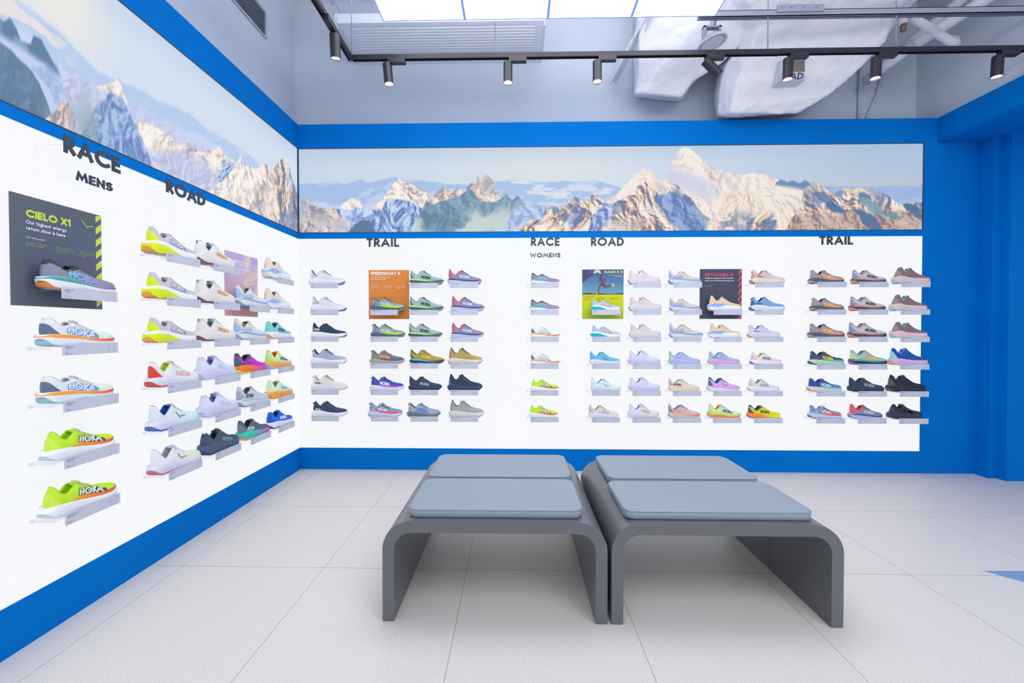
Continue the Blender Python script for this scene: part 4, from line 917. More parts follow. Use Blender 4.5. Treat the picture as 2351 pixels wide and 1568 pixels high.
 'anac_black': lambda: shoe('anac', '#2f3440', '#32363f', None, lining='#4c5c80', out='#5c6470', lace='#2c313c', heel='#5a5c68'),
 'sandal_black': lambda: shoe('sandal', '#343c4a', '#3a404c', None, lining='#464e5c', out='#4a525e', lace='#9aa2b0', heel='#3c4452', name='closed_toe_sandal', cat='sandal'),
}
ROWW = ['top', 'second', 'third', 'fourth', 'fifth', 'bottom']
ZR = [1.5355, 1.3205, 1.1065, .8925, .6790, .4660]
DD = {'race_grey': 'grey racing shoe with teal-magenta sole stripe', 'race_white': 'white racing shoe with orange-red stripe', 'rocket_lime': 'lime racing shoe with orange band', 'machx_yellow': 'grey running shoe with bright yellow sole',
 'mach_red': 'white running shoe with red heel', 'mach_mint': 'white running shoe with blue collar', 'mach_white': 'white running shoe with bird emblem', 'bondi_cream': 'cream running shoe with orange lettering', 'bondi_lilac': 'pale lilac running shoe',
 'bondi_dark': 'dark slate running shoe', 'clif_blue': 'white running shoe with pale blue heel', 'clif_magenta': 'magenta running shoe with orange sole', 'clif_grey': 'light grey running shoe', 'clif_slate': 'slate running shoe with teal-pink sole', 'sky_cream': 'cream running shoe with blue heel layer',
 'rinc_teal': 'teal running shoe with white sole', 'flow_green': 'lime running shoe with blue lettering', 'flow_pale': 'pale green shoe with orange sole', 'rinc_blue': 'bright blue running shoe', 'arahi_white': 'white running shoe with blue outsole', 'arahi_grey': 'white running shoe with slate outsole',
 'arahi_navy': 'navy running shoe with white sole', 'kaw_grey': 'grey-blue running shoe with white sole', 'kaw_white': 'off-white running shoe', 'kaw_navy': 'navy running shoe with white sole', 'kaw_tan': 'tan running shoe', 'kaw_blue': 'sky blue running shoe', 'kaw_lilac': 'pale lilac running shoe',
 'speed_lime': 'grey-green trail shoe with lime band', 'speed_olive': 'olive trail shoe with orange lettering', 'speed_royal': 'royal blue trail shoe with magenta band', 'speed_red': 'blue-white trail shoe with red band', 'speed_greyblue': 'grey trail shoe with blue lettering', 'speed_mauve': 'mauve trail shoe with orange band',
 'speed_teal': 'dark trail shoe with yellow lettering', 'speed_indigo': 'indigo trail shoe with teal band', 'chal_green': 'sage green trail shoe', 'chal_olive': 'mustard trail shoe with orange lettering', 'chal_black': 'navy-black trail shoe', 'chal_pink': 'blush trail shoe with dark sole', 'chal_sage': 'sage trail shoe with yellow lettering',
 'maf_red': 'red and purple trail shoe', 'anac_tan': 'khaki hiking shoe with cream sole', 'anac_navy': 'dark navy hiking shoe', 'anac_sage': 'sage hiking shoe with cream sole', 'mach_teal': 'grey running shoe with teal sole', 'mach_cyan': 'cyan running shoe with white sole', 'mach_ice': 'icy white running shoe', 'mach_cream': 'cream running shoe',
 'bondi_pink': 'dusty pink running shoe', 'bondi_lav': 'lavender running shoe', 'bondi_white': 'white running shoe with orange lettering', 'clif_tan': 'beige running shoe with blue stripe', 'clif_lav': 'lavender running shoe with green heel', 'clif_peach': 'cream running shoe with pink heel', 'clif_rose': 'rosy running shoe with orange stripe',
 'sky_peach': 'peach running shoe with blue layer', 'arahi_pink': 'blue-grey running shoe with pink sole', 'flow_pink': 'pink running shoe with navy collar', 'flow_lime': 'lime running shoe with orange sole', 'rinc_pink': 'cream and pink running shoe', 'rinc_cream': 'cream running shoe with blue lettering', 'rinc_yellow': 'yellow running shoe with orange heel',
 'hike_mauve': 'mauve shoe with pink sole', 'hike_royal': 'royal blue shoe with pink sole', 'anac_black': 'black hiking shoe', 'sandal_black': 'black sandal with side openings'}
# column: wall, tag edge position, where, shoe (key, offset from tag edge, length) per row, card titles
COLS = [
 ('L', -1.965, "race column by the black poster", [None, ('race_grey', -.029, .285), ('race_white', -.035, .28), ('race_white', -.034, .275), ('rocket_lime', -.027, .266), ('rocket_lime', -.035, .284)], ['', 'CIELO X1', 'CIELO X1', 'CIELO X1', 'ROCKET X 2', 'ROCKET X 2']),
 ('L', -1.482, "column under men's ROAD sign", [('machx_yellow', -.059, .305), ('machx_yellow', -.059, .300), ('machx_yellow', -.057, .292), ('mach_red', -.051, .297), ('mach_mint', -.051, .298), ('mach_white', -.045, .301)], ['MACH X2', 'MACH X2', 'MACH 6', 'MACH 6', 'MACH 6', 'MACH 6']),
 ('L', -1.154, "column just before the pink poster", [('bondi_cream', -.077, .305), ('bondi_cream', -.082, .318), ('bondi_cream', -.072, .306), ('bondi_lilac', -.080, .318), ('bondi_lilac', -.063, .322), ('bondi_dark', -.058, .322)], ['BONDI 8', 'BONDI 8', 'BONDI 8', 'MACH 6', 'MACH 6', 'BONDI 8']),
 ('L', -.833, "pink poster's column", [None, ('clif_blue', -.056, .308), ('clif_blue', -.078, .32), ('clif_magenta', -.072, .31), ('clif_grey', -.062, .325), ('clif_slate', -.051, .32)], ['', 'CLIFTON 9', 'CLIFTON 9', 'CLIFTON 9', 'CLIFTON 9', 'CLIFTON 9']),
 ('L', -.512, "side wall's last column before the corner", [('sky_cream', -.078, .33), ('sky_cream', -.08, .325), ('rinc_teal', -.065, .315), ('flow_green', -.07, .32), ('flow_pale', -.058, .315), ('rinc_blue', -.05, .305)], ['SKYWARD X', 'SKYWARD X', 'SKYFLOW', 'RINCON 4', 'RINCON 4', 'RINCON 4']),
 ('B', .147, "back wall's first column after the corner", [('arahi_white', -.03, .289), ('arahi_grey', -.018, .287), ('arahi_navy', -.015, .286), ('kaw_grey', -.023, .294), ('kaw_white', -.02, .294), ('kaw_navy', -.018, .294)], ['ARAHI 7', 'ARAHI 7', 'ARAHI 7', 'KAWANA 2', 'KAWANA 2', 'KAWANA 2']),
 ('B', .628, "orange poster's column", [None, ('speed_lime', -.013, .283), ('speed_lime', -.009, .277), ('speed_olive', -.019, .28), ('speed_royal', -.02, .277), ('speed_red', -.035, .28)], ['', 'SPEEDGOAT 6 GTX', 'SPEEDGOAT 6 GTX', 'SPEEDGOAT 6', 'SPEEDGOAT 6', 'SPEEDGOAT 6']),
 ('B', .949, "column just past the orange poster", [('chal_green', -.011, .273), ('chal_green', -.016, .277), ('chal_green', -.024, .273), ('chal_olive', -.015, .28), ('chal_black', -.024, .269), ('speed_greyblue', -.037, .272)], ['CHALLENGER 7 GTX', 'CHALLENGER 7 GTX', 'CHALLENGER 7', 'CHALLENGER 7', 'CHALLENGER 7 GTX', 'SPEEDGOAT 6']),
 ('B', 1.271, "second column past the orange poster", [('maf_red', -.026, .274), ('maf_red', 0, .271), ('maf_red', 0, .264), ('anac_tan', -.027, .283), ('anac_navy', -.029, .282), ('anac_sage', -.019, .285)], ['MAFATE SPEED 4'] * 6),
 ('B', 1.912, "column under the WOMENS sign", [('race_grey', -.001, .235), ('race_grey', -.005, .239), ('race_white', .002, .237), ('race_white', -.001, .242), ('rocket_lime', 0, .232), ('rocket_lime', -.013, .238)], ['CIELO X1', 'CIELO X1', 'CIELO X1', 'CIELO X1', 'ROCKET X 2', 'ROCKET X 2']),
 ('B', 2.399, "runner poster's column", [None, ('mach_teal', -.001, .233), ('mach_teal', -.004, .241), ('mach_cyan', -.013, .248), ('mach_ice', -.003, .245), ('mach_cream', -.02, .24)], ['', 'MACH X2', 'MACH X2', 'MACH 6', 'MACH 6', 'MACH 6']),
 ('B', 2.720, "column just past the runner poster", [('bondi_pink', -.026, .254), ('bondi_pink', -.019, .26), ('bondi_pink', -.015, .25), ('bondi_lav', -.024, .256), ('bondi_lav', -.019, .252), ('bondi_white', -.023, .249)], ['BONDI 8'] * 6),
 ('B', 3.037, "column just before the red-lettered poster", [('clif_tan', -.02, .254), ('clif_tan', -.011, .24), ('clif_tan', -.012, .263), ('clif_lav', -.016, .248), ('clif_peach', -.015, .241), ('clif_rose', -.017, .252)], ['CLIFTON 9'] * 6),
 ('B', 3.353, "red-lettered poster's column", [None, ('sky_peach', -.022, .26), ('sky_peach', -.016, .247), ('arahi_pink', -.02, .248), ('flow_pink', -.024, .254), ('flow_lime', -.021, .255)], ['', 'SKYWARD X', 'SKYWARD X', 'ARAHI 7', 'SKYFLOW', 'SKYFLOW']),
 ('B', 3.673, "column just past the red-lettered poster", [('kaw_tan', -.011, .266), ('kaw_blue', -.013, .269), ('kaw_lilac', -.028, .25), ('rinc_pink', -.006, .241), ('rinc_cream', -.023, .246), ('rinc_yellow', -.026, .255)], ['SKYWARD X', 'SKYWARD X', 'SKYWARD X', 'RINCON 4', 'RINCON 4', 'RINCON 4']),
 ('B', 4.157, "third column from the back wall's far end", [('speed_mauve', -.033, .265), ('speed_mauve', -.019, .253), ('speed_mauve', -.032, .276), ('speed_teal', -.027, .267), ('speed_indigo', -.035, .26), ('speed_red', -.025, .253)], ['SPEEDGOAT 6 GTX', 'SPEEDGOAT 6 GTX', 'SPEEDGOAT 6 GTX', 'SPEEDGOAT 6', 'SPEEDGOAT 6', 'SPEEDGOAT 6']),
 ('B', 4.478, "second-last column of the back wall", [('chal_pink', -.017, .257), ('chal_pink', -.03, .268), ('chal_pink', -.038, .287), ('chal_sage', -.027, .278), ('chal_black', -.034, .266), ('maf_red', -.028, .25)], ['CHALLENGER 7 GTX', 'CHALLENGER 7 GTX', 'SPEEDGOAT 6 GTX', 'CHALLENGER 7', 'CHALLENGER 7 GTX', 'SPEEDGOAT 6']),
 ('B', 4.798, "last column against the blue surround", [('hike_mauve', -.018, .276), ('hike_mauve', -.034, .272), ('hike_mauve', -.029, .269), ('hike_royal', -.04, .285), ('anac_black', -.053, .286), ('sandal_black', -.043, .258)], ['SPEEDGOAT 6 GTX', 'SPEEDGOAT 6 GTX', 'SPEEDGOAT 6 GTX', 'HOPARA 2', 'HOPARA 2', 'HOPARA 2']),
]
# ---- acrylic shelf with name card
def clear_mat():
    m = bpy.data.materials.new('clear_acrylic'); m.use_nodes = True; nt = m.node_tree; nt.nodes.clear()
    o = nt.nodes.new('ShaderNodeOutputMaterial'); t = nt.nodes.new('ShaderNodeBsdfTransparent'); g = nt.nodes.new('ShaderNodeBsdfGlossy'); mx = nt.nodes.new('ShaderNodeMixShader')
    t.inputs[0].default_value = (.95, .96, .98, 1); g.inputs['Roughness'].default_value = .1; g.inputs['Color'].default_value = (.9, .93, .98, 1)
    mx.inputs[0].default_value = .05; nt.links.new(t.outputs[0], mx.inputs[1]); nt.links.new(g.outputs[0], mx.inputs[2]); nt.links.new(mx.outputs[0], o.inputs[0])
    return m
M_CLEAR = clear_mat(); M_CARD = mat('#c6cada', .5, .35); M_INK = mat('#4a4f60', .6, .3); M_PEG = mat('#e8edf6', .25, .5)
TW = .2235
def plate_me():     # local: x along the wall, y towards the wall (+), z up; origin at the card's upper edge corner
    mb = MB(); mb.box(-.03, .20, .004, .104, -.014, -.010); return mb.me('shelf_plate')
PLATE = plate_me()
mb = MB()
mb.tube([(0, .02, -.0175), (0, .106, -.0175)], .0032, 8)
RODS = mb.me('shelf_rod', True)
mb = MB()
mb.tube([(0, .100, -.0175), (0, .1065, -.0175)], .007, 14)
PEGS = mb.me('shelf_peg', True)
mb = MB(); mb.box(0, TW, 0, .0025, -.0425, 0); CARD = mb.me('name_card')
INK = {}
def ink_me(title, who):
    if (title, who) in INK: return INK[(title, who)]
    mb = MB(); fn = lambda x, y, z: (x, -z, y)
    Q, w = text_quads(title, .0052, .16, .2); quads_mb(Q, .0004, None, mb, .009, -.0122, fn)
    Q, w = text_quads(who, .0032, .15, .16); quads_mb(Q, .0004, None, mb, .009, -.0178, fn)
    Q, w = text_quads('shoes', .0028, .15, .16); quads_mb(Q, .0004, None, mb, .009, -.0318, fn)
    Q, w = text_quads('Neutral, road' if 'X' in title or 'MACH' in title else 'Everyday, trail', .0028, .15, .16); quads_mb(Q, .0004, None, mb, .009, -.0375, fn)
    for x in (.178, .201):
        for y, t in ((-.009, 'Stack'), (-.0215, 'heel'), (-.026, 'mm'), (-.036, 'weight')):
            Q, w = text_quads(t, .0022, .15, .14); quads_mb(Q, .0004, None, mb, x, y, fn)
    INK[(title, who)] = mb.me('card_print'); return INK[(title, who)]
for me_, m_ in ((PLATE, M_CLEAR), (RODS, M_CLEAR), (PEGS, M_CLEAR), (CARD, M_CARD)): me_.materials.append(m_)
def add_shelf(wall, a, z, title, who, label):
    r = thing('shoe_shelf', label, 'shelf', (a, -.107, z) if wall == 'B' else (.107, a, z), (0, 0, 0) if wall == 'B' else (0, 0, PI / 2), 'clear shelves with grey name cards')
    obj('shelf_plate', PLATE, None, r)
    for x in (-.022, .14): obj('rod', RODS, None, r, (x, 0, 0)); obj('wall_peg', PEGS, None, r, (x, 0, 0))
    c = obj('name_card', CARD, None, r)
    k = ink_me(title, who)
    if not k.materials: k.materials.append(M_INK)
    obj('card_print', k, None, c)
    return r
PROTO = {}
SHOE_W = .055
for ci, (wall, a, where, items, titles) in enumerate(COLS):
    who = 'All Gender' if ci == 0 or titles[1].startswith('CIELO') else ('Mens' if ci < 9 else 'Womens')
    for k, it in enumerate(items):
        if it is None: continue
        key, off, L = it; z = ZR[k]
        add_shelf(wall, a, z, titles[k], who, 'clear shelf with grey name card, %s row, %s' % (ROWW[k], where))
        if key not in PROTO: PROTO[key] = r = S[key]()
        else: r = copy_tree(PROTO[key])
        jit = (random.random() - .5) * .05
        L2 = L
        if wall == 'L' and ci in (2, 3, 4) and L > .298: off += (L - .298) / 2; L2 = .298; jit = 0
        wy = -.055
        r.scale = (L2, L2 * min(1., .27 / L2) * .95, L2 * .95)
        if wall == 'B': r.location = (a + off, wy, z - .0096); r.rotation_euler = (0, 0, jit * .5)
        else: r.location = (-wy, a + off, z - .0096); r.rotation_euler = (0, 0, PI / 2 + jit * .5)
        r['label'] = '%s, %s row, %s' % (DD[key], ROWW[k], where)
        r['group'] = 'shoes on the lit display walls'

# ------------------------------------------------------------------ sign lettering
M_SIGN = mat('#3a4354', .5, .35)
M_STAND = mat('#dfe4ee', .3, .5)
def sign(wall, a0, z0, txt, w, h, d, label, t=.225):
    Q, w0 = text_quads(txt, h, t, .15)
    s = w / w0; Q = [[(x * s, y) for x, y in q] for q in Q]
    mb = quads_mb(Q, 0, .005)
    r = thing('wall_lettering', label, 'sign', (a0, -d, z0) if wall == 'B' else (d, a0, z0), RB if wall == 'B' else RL, 'dark raised lettering above the shoes')
    obj('letters', mb.me('letters'), M_SIGN, r)
    mb = MB()
    for fx in (.06, .94):
        mb.tube([(w * fx, h * .5, -d - .004), (w * fx, h * .5, -.0006)], .0022, 8)
    obj('standoff', mb.me('standoff'), M_CLEAR, r)
sign('L', -1.932, 1.833, 'RACE', .232, .068, .085, 'dark raised RACE lettering above MENS on the side wall')
sign('L', -1.888, 1.744, 'MENS', .15, .036, .085, 'dark raised MENS lettering over the black poster')
sign('L', -1.455, 1.835, 'ROAD', .262, .066, .085, 'dark raised ROAD lettering on the side wall')
sign('B', .589, 1.830, 'TRAIL', .264, .069, .065, 'dark raised TRAIL lettering above the orange poster')
sign('B', 1.916, 1.832, 'RACE', .228, .067, .065, 'dark raised RACE lettering above WOMENS on the back wall')
sign('B', 1.909, 1.740, 'WOMENS', .242, .036, .065, 'dark raised WOMENS lettering on the back wall')
sign('B', 2.395, 1.830, 'ROAD', .261, .067, .065, 'dark raised ROAD lettering above the runner poster')
sign('B', 4.192, 1.832, 'TRAIL', .262, .069, .065, 'dark raised TRAIL lettering near the blue end wall')

# ------------------------------------------------------------------ posters
PW, PH = .335, .403
def poster(wall, a0, label, colr, board_mat=None):
    r = thing('poster', label, 'poster', (a0, -.003, 1.2485) if wall == 'B' else (.003, a0, 1.2485), RB if wall == 'B' else RL, 'shoe posters on the lit walls')
    mb = MB(); mb.box(0, PW, 0, PH, 0, .005); obj('board', mb.me('board'), board_mat or mat(colr, .5, .3), r)
    return r
Z1, Z2, Z3, Z4 = .0054, .0058, .0062, .0066
def polys(pl, z):
    mb = MB()
    for p in pl:
        ar = sum(p[i][0] * p[(i + 1) % len(p)][1] - p[(i + 1) % len(p)][0] * p[i][1] for i in range(len(p)))
        if ar < 0: p = p[::-1]
        mb.add([(x, y, z) for x, y in p], [tuple(range(len(p)))])
    return mb
def lines_txt(ls, x, y, h, dy, z=Z3, t=.15, align='l', mb=None):
    mb = mb or MB()
    for i, l in enumerate(ls): text_me('', l, h, t, .12, z, None, x, y - i * dy, align=align, mb=mb)
    return mb
def U(pts, W=1244., x0=0., x1=1., y0=0., y1=1.): return pts
# -- black race poster
r = poster('L', -2.043, 'dark grey poster with lime CIELO X1 title and hazard stripe', '#596277')
mb = MB(); n = 0
for k in range(5):
    x = .004 + k * .0085; mb.box(x, x + .0009, 0, PH, Z1, Z1 + .0002)
    y = .004 + k * .0085; mb.box(0, PW * .92, y, y + .0009, Z1, Z1 + .0002)
    y = PH - .004 - k * .0085; mb.box(0, PW * .92, y - .0009, y, Z1, Z1 + .0002)
k = 0
while .0465 + k * .0085 < .305:
    x = .0465 + k * .0085; mb.box(x, x + .0009, 0, .04, Z1, Z1 + .0002); mb.box(x, x + .0009, PH - .04, PH, Z1, Z1 + .0002); k += 1
k = 0
while .0465 + k * .0085 < PH - .045:
    y = .0465 + k * .0085; mb.box(0, .04, y, y + .0009, Z1, Z1 + .0002); k += 1
obj('grid_lines', mb.me('grid_lines'), mat('#7a887c', .6, .3), r)
pl = []
for k in range(-1, 9):
    y = PH - .035 - k * .0515
    p = [(.3095, y), (.335, y + .024), (.335, y + .052), (.3095, y + .028)]
    p = [(a, min(max(b, 0), PH)) for a, b in p]
    if len(set(p)) == 4: pl.append(p)
obj('hazard_stripe', polys(pl, Z1).me('hazard_stripe'), mat('#c9e04c', .5, .3), r)
obj('title', text_me('', 'CIELO X1', .029, .27, .06, Z2, None, .048, PH - .078, width=.158).me('title'), mat('#c9e04c', .5, .3), r)
mb = text_me('', 'Our highest energy', .0135, .17, .12, Z2, None, .048, PH - .102, width=.142); text_me('', 'return shoe is here', .0135, .17, .12, Z2, None, .048, PH - .124, width=.137, mb=mb)
text_me('', "WHY YOU'LL LOVE IT", .0045, .2, .1, Z2, None, .048, PH - .154, mb=mb)
obj('slogan', mb.me('slogan'), mat('#eef1f6', .5, .3), r)
mb = lines_txt(['Knit upper and collar delivers', 'lightweight breathability'], .048, PH - .172, .0041, .0085)
lines_txt(['Resilient two-layer PEBA', 'midsole, soft and bouncy with', 'high energy return'], .147, PH - .172, .0038, .0085, mb=mb)
lines_txt(['Winged carbon fiber plate', 'delivers dynamic propulsion', 'and stability'], .240, PH - .172, .0035, .0085, mb=mb)
obj('small_text', mb.me('small_text'), mat('#b4c860', .5, .3), r)
q = stroke_quads([(.252, .362), (.262, .351), (.272, .339)], .0014, False) + stroke_quads([(.272, .339), (.28, .345), (.296, .3475)], .0014, False)
obj('emblem', quads_mb([[(v.x, v.y) for v in a] for a in q], Z2).me('emblem'), mat('#c9e04c', .5, .3), r)
# -- pink poster
r = poster('L', -.920, 'lilac and pink poster with white CLIFTON 9 title', None, mat(('#e0a6a0', '#c9bfe4'), .5, .3, kind='grad', ax='Y', lo=0., hi=.38))
pl = [[(.2, .403), (.26, .403), (.23, .30), (.19, .28)], [(.18, .24), (.335, .31), (.335, .27), (.18, .2)], [(.29, .04), (.335, .08), (.335, .26), (.30, .2)]]
obj('cream_shapes', polys(pl, Z1).me('cream_shapes'), mat('#dfcdc4', .5, .3), r)
pl = [[(.26, .403), (.335, .403), (.335, .33), (.28, .345)], [(.19, .15), (.29, .165), (.31, .2), (.29, .235), (.19, .2)], [(.0, .30), (.17, .34), (.17, .403), (.0, .403)]]
obj('lilac_shapes', polys(pl, Z2).me('lilac_shapes'), mat('#c7a9de', .5, .3), r)
pl = [[(.19, .205), (.29, .24), (.305, .225), (.19, .19)], [(.19, .26), (.335, .33), (.335, .318), (.19, .25)]]
obj('peach_shapes', polys(pl, Z3).me('peach_shapes'), mat('#eccf98', .5, .3), r)
obj('title', text_me('', 'CLIFTON 9', .034, .2, .1, Z4, None, .028, PH - .078, width=.2).me('title'), mat('#f6f0fa', .5, .3), r)
mb = text_me('', 'Softer cushion for', .0135, .17, .12, Z4, None, .06, PH - .106, width=.18); text_me('', 'a smooth ride', .0135, .17, .12, Z4, None, .06, PH - .128, width=.14, mb=mb)
obj('slogan', mb.me('slogan'), mat('#f6eefa', .5, .3), r)
q = stroke_quads([(.285, .352), (.293, .344), (.299, .335)], .0016, False) + stroke_quads([(.299, .335), (.306, .341), (.319, .344)], .0016, False)
obj('emblem', quads_mb([[(v.x, v.y) for v in a] for a in q], Z4).me('emblem'), mat('#ffffff', .5, .3), r)
# -- orange poster
r = poster('B', .583, 'orange poster with white SPEEDGOAT 6 title', '#e08a3e')
rr = random.Random(5); mb = MB()
for i in range(9):
    for j in range(7):
        x = .03 + i * .034; y = .10 + j * .027 + (i % 2) * .006
        if y > .17 + i * .014: continue
        l = .012 + rr.random() * .016; an = -.35 if (i + j) % 3 else 1.15
        dx, dy = l * math.cos(an), l * math.sin(an)
        for qd in stroke_quads([(x - dx / 2, y - dy / 2), (x + dx / 2, y + dy / 2)], .0028, False):
            P_ = [(min(max(v.x, .002), PW - .002), v.y) for v in qd]; quads_mb([P_], Z1, None, mb)
obj('maze_pattern', mb.me('maze_pattern'), mat('#d47c38', .5, .3), r)
obj('title', text_me('', 'SPEEDGOAT 6', .026, .23, .07, Z2, None, .017, PH - .040, width=.245).me('title'), mat('#fbf6f2', .5, .3), r)
mb = text_me('', 'A grippy, responsive ride', .0125, .16, .12, Z2, None, .017, PH - .062, width=.157); text_me('', 'for technical terrains', .0125, .16, .12, Z2, None, .017, PH - .080, width=.127, mb=mb)
lines_txt(["WHY YOU'LL LOVE IT"], .02, PH - .122, .0045, .0085, mb=mb)
lines_txt(['Updated super critical foam', 'midsole provides a light yet', 'resilient underfoot feel', 'on trails'], .017, PH - .131, .0046, .0083, mb=mb)
lines_txt(['Enhanced ventilation', 'in the vamp for added', 'comfort and fit'], .13, PH - .131, .0046, .0083, mb=mb)
lines_txt(['Traction inspired rubber', 'outsole for superior grip', 'in slippery conditions', 'and mud'], .24, PH - .131, .0046, .0083, mb=mb)
mb.box(.1275, .1285, PH - .162, PH - .126, Z2, Z2 + .0002); mb.box(.2375, .2385, PH - .162, PH - .126, Z2, Z2 + .0002)
obj('small_text', mb.me('small_text'), mat('#f6e2d0', .5, .3), r)
# -- runner poster
def rp(px, py): return ((px - 130) / 1062. * PW, (1438 - py) / 1285. * PH)
r = poster('B', 2.335, 'yellow-green and blue poster of a runner, MACH X 2', None, mat(('#a6c22e', '#ccd00e'), .5, .3, kind='grad', ax='Y', lo=0., hi=.16))
mb = MB(); p0 = rp(130, 800)[1]; mb.add([(0, p0, Z1), (PW, p0, Z1), (PW, PH, Z1), (0, PH, Z1)], [(0, 1, 2, 3)])
obj('sky_print', mb.me('sky_print'), mat(('#6fa0b8', '#3e5c9a'), .5, .3, kind='grad', ax='Y', lo=p0, hi=PH * .93), r)
hill = [rp(130, 802), rp(1192, 802), rp(1192, 772), rp(1060, 770), rp(950, 788), rp(760, 786), rp(560, 768), rp(420, 782), rp(320, 760), rp(240, 768), rp(130, 778)]
obj('hills_print', polys([hill], Z2).me('hills_print'), mat('#3c3c46', .6, .3), r)
body = [
 [rp(*p) for p in [(592, 300), (610, 288), (635, 292), (642, 315), (634, 345), (612, 352), (590, 340)]],
 [rp(*p) for p in [(590, 345), (636, 345), (665, 372), (668, 420), (676, 470), (652, 520), (618, 500), (596, 440), (580, 380)]],
 [rp(*p) for p in [(655, 375), (690, 384), (738, 405), (742, 450), (728, 525), (716, 525), (722, 455), (712, 418), (668, 400)]],
 [rp(*p) for p in [(582, 372), (602, 400), (585, 445), (545, 492), (526, 490), (535, 470), (572, 430)]],
 [rp(*p) for p in [(618, 500), (676, 470), (712, 540), (748, 590), (730, 628), (700, 622), (650, 570)]],
 [rp(*p) for p in [(730, 588), (800, 562), (878, 545), (886, 566), (810, 600), (734, 630)]],
 [rp(*p) for p in [(620, 500), (655, 560), (610, 590), (585, 620), (560, 640), (548, 625), (570, 575)]],
 [rp(*p) for p in [(548, 622), (580, 628), (566, 690), (546, 752), (545, 786), (520, 790), (526, 740), (540, 680)]]]
o = obj('runner_print', polys(body, Z3).me('runner_print'), mat('#6e4a48', .6, .3), r)
leg = [[rp(*p) for p in [(131, 485), (131, 360), (190, 320), (300, 270), (400, 235), (440, 215), (452, 250), (380, 300), (290, 370), (220, 440), (160, 480)]], [rp(*p) for p in [(131, 158), (300, 158), (320, 200), (300, 260), (190, 320), (131, 350)]]]
obj('leg_print', polys(leg, Z3).me('leg_print'), mat('#4c4a66', .6, .3), r)
sh = [[rp(*p) for p in [(440, 190), (470, 165), (560, 162), (596, 200), (610, 262), (590, 272), (545, 235), (480, 245), (440, 262), (412, 258)]], [rp(*p) for p in [(878, 530), (905, 522), (945, 548), (952, 596), (935, 602), (890, 572)]], [rp(*p) for p in [(488, 772), (520, 758), (540, 790), (485, 792)]]]
obj('shoe_print', polys(sh, Z4).me('shoe_print'), mat('#e0c89c', .6, .3), r)
obj('title', text_me('', 'MACH X 2', .021, .25, .1, Z3, None, rp(693, 0)[0], rp(0, 252)[1], width=.146).me('title'), mat('#e6ea2a', .5, .3), r)
mb = text_me('', 'An evolution in propulsive', .0075, .17, .12, Z3, None, rp(795, 0)[0], rp(0, 312)[1], width=.114); text_me('', 'speed training', .0075, .17, .12, Z3, None, rp(958, 0)[0], rp(0, 350)[1], width=.062, mb=mb)
obj('slogan', mb.me('slogan'), mat('#dcd890', .5, .3), r)
mb = lines_txt(["WHY YOU'LL LOVE IT"], rp(175, 0)[0], rp(0, 858)[1], .0062, .01)
lines_txt(['Hybrid Pebax plate for a', 'propulsive sensation', 'and snappy turnover'], rp(175, 0)[0], rp(0, 895)[1], .0044, .0085, mb=mb)
lines_txt(['Two layer midsole with', 'super critical foam that', 'feels soft'], rp(505, 0)[0], rp(0, 895)[1], .0044, .0085, mb=mb)
lines_txt(['Streamlined sole shape with', 'sticky rubber for traction', 'and grip'], rp(842, 0)[0], rp(0, 895)[1], .0044, .0085, mb=mb)
obj('small_text', mb.me('small_text'), mat('#55601e', .5, .3), r)
# -- red-lettered poster
def sp(px, py): return ((px - 138) / 1072. * PW, (1418 - py) / 1280. * PH)
r = poster('B', 3.285, 'dark poster with red SKYWARD X title and red side shapes', '#454b60')
pl = []
for k in range(8):
    y = -30 + k * 166
    P_ = [(1210, y + 0), (1210, y + 60), (1168, y + 95), (1135, y + 165), (1118, y + 150), (1120, y + 95), (1142, y + 60), (1155, y + 20), (1185, y - 5)]
    pl.append([(min(a, PW), min(max(b, 0.), PH)) for a, b in [sp(px, py + 170) for px, py in P_]])
pl = [p for p in pl if min(b for a, b in p) >= 0 and max(b for a, b in p) - min(b for a, b in p) > .02]
obj('red_shapes', polys(pl, Z1).me('red_shapes'), mat('#dd5566', .5, .3), r)
obj('title', text_me('', 'SKYWARD X', .026, .24, .1, Z2, None, sp(258, 0)[0], sp(0, 325)[1], width=.228).me('title'), mat('#e25664', .5, .3), r)
mb = text_me('', 'Weightless suspension meets extreme', .0105, .17, .12, Z2, None, sp(258, 0)[0], sp(0, 385)[1], width=.230); text_me('', 'cushion for an effortlessly smooth ride', .0105, .17, .12, Z2, None, sp(258, 0)[0], sp(0, 450)[1], width=.234, mb=mb)
lines_txt(["WHY YOU'LL LOVE IT"], sp(258, 0)[0], sp(0, 585)[1], .0042, .0085, mb=mb)
obj('slogan', mb.me('slogan'), mat('#f0f0f4', .5, .3), r)
mb = lines_txt(['Convex carbon fiber plate', 'delivers smooth transitions and', 'propulsion'], sp(258, 0)[0], sp(0, 635)[1], .0043, .008)
lines_txt(['Dual density midsole with', 'super critical PEBA foam', 'for energy return'], sp(552, 0)[0], sp(0, 635)[1], .0043, .008, mb=mb)
lines_txt(['Rubberized foam outsole with', 'rubber added for grip', 'and comfort'], sp(850, 0)[0], sp(0, 635)[1], .0043, .008, mb=mb)
obj('small_text', mb.me('small_text'), mat('#a84e5e', .5, .3), r)

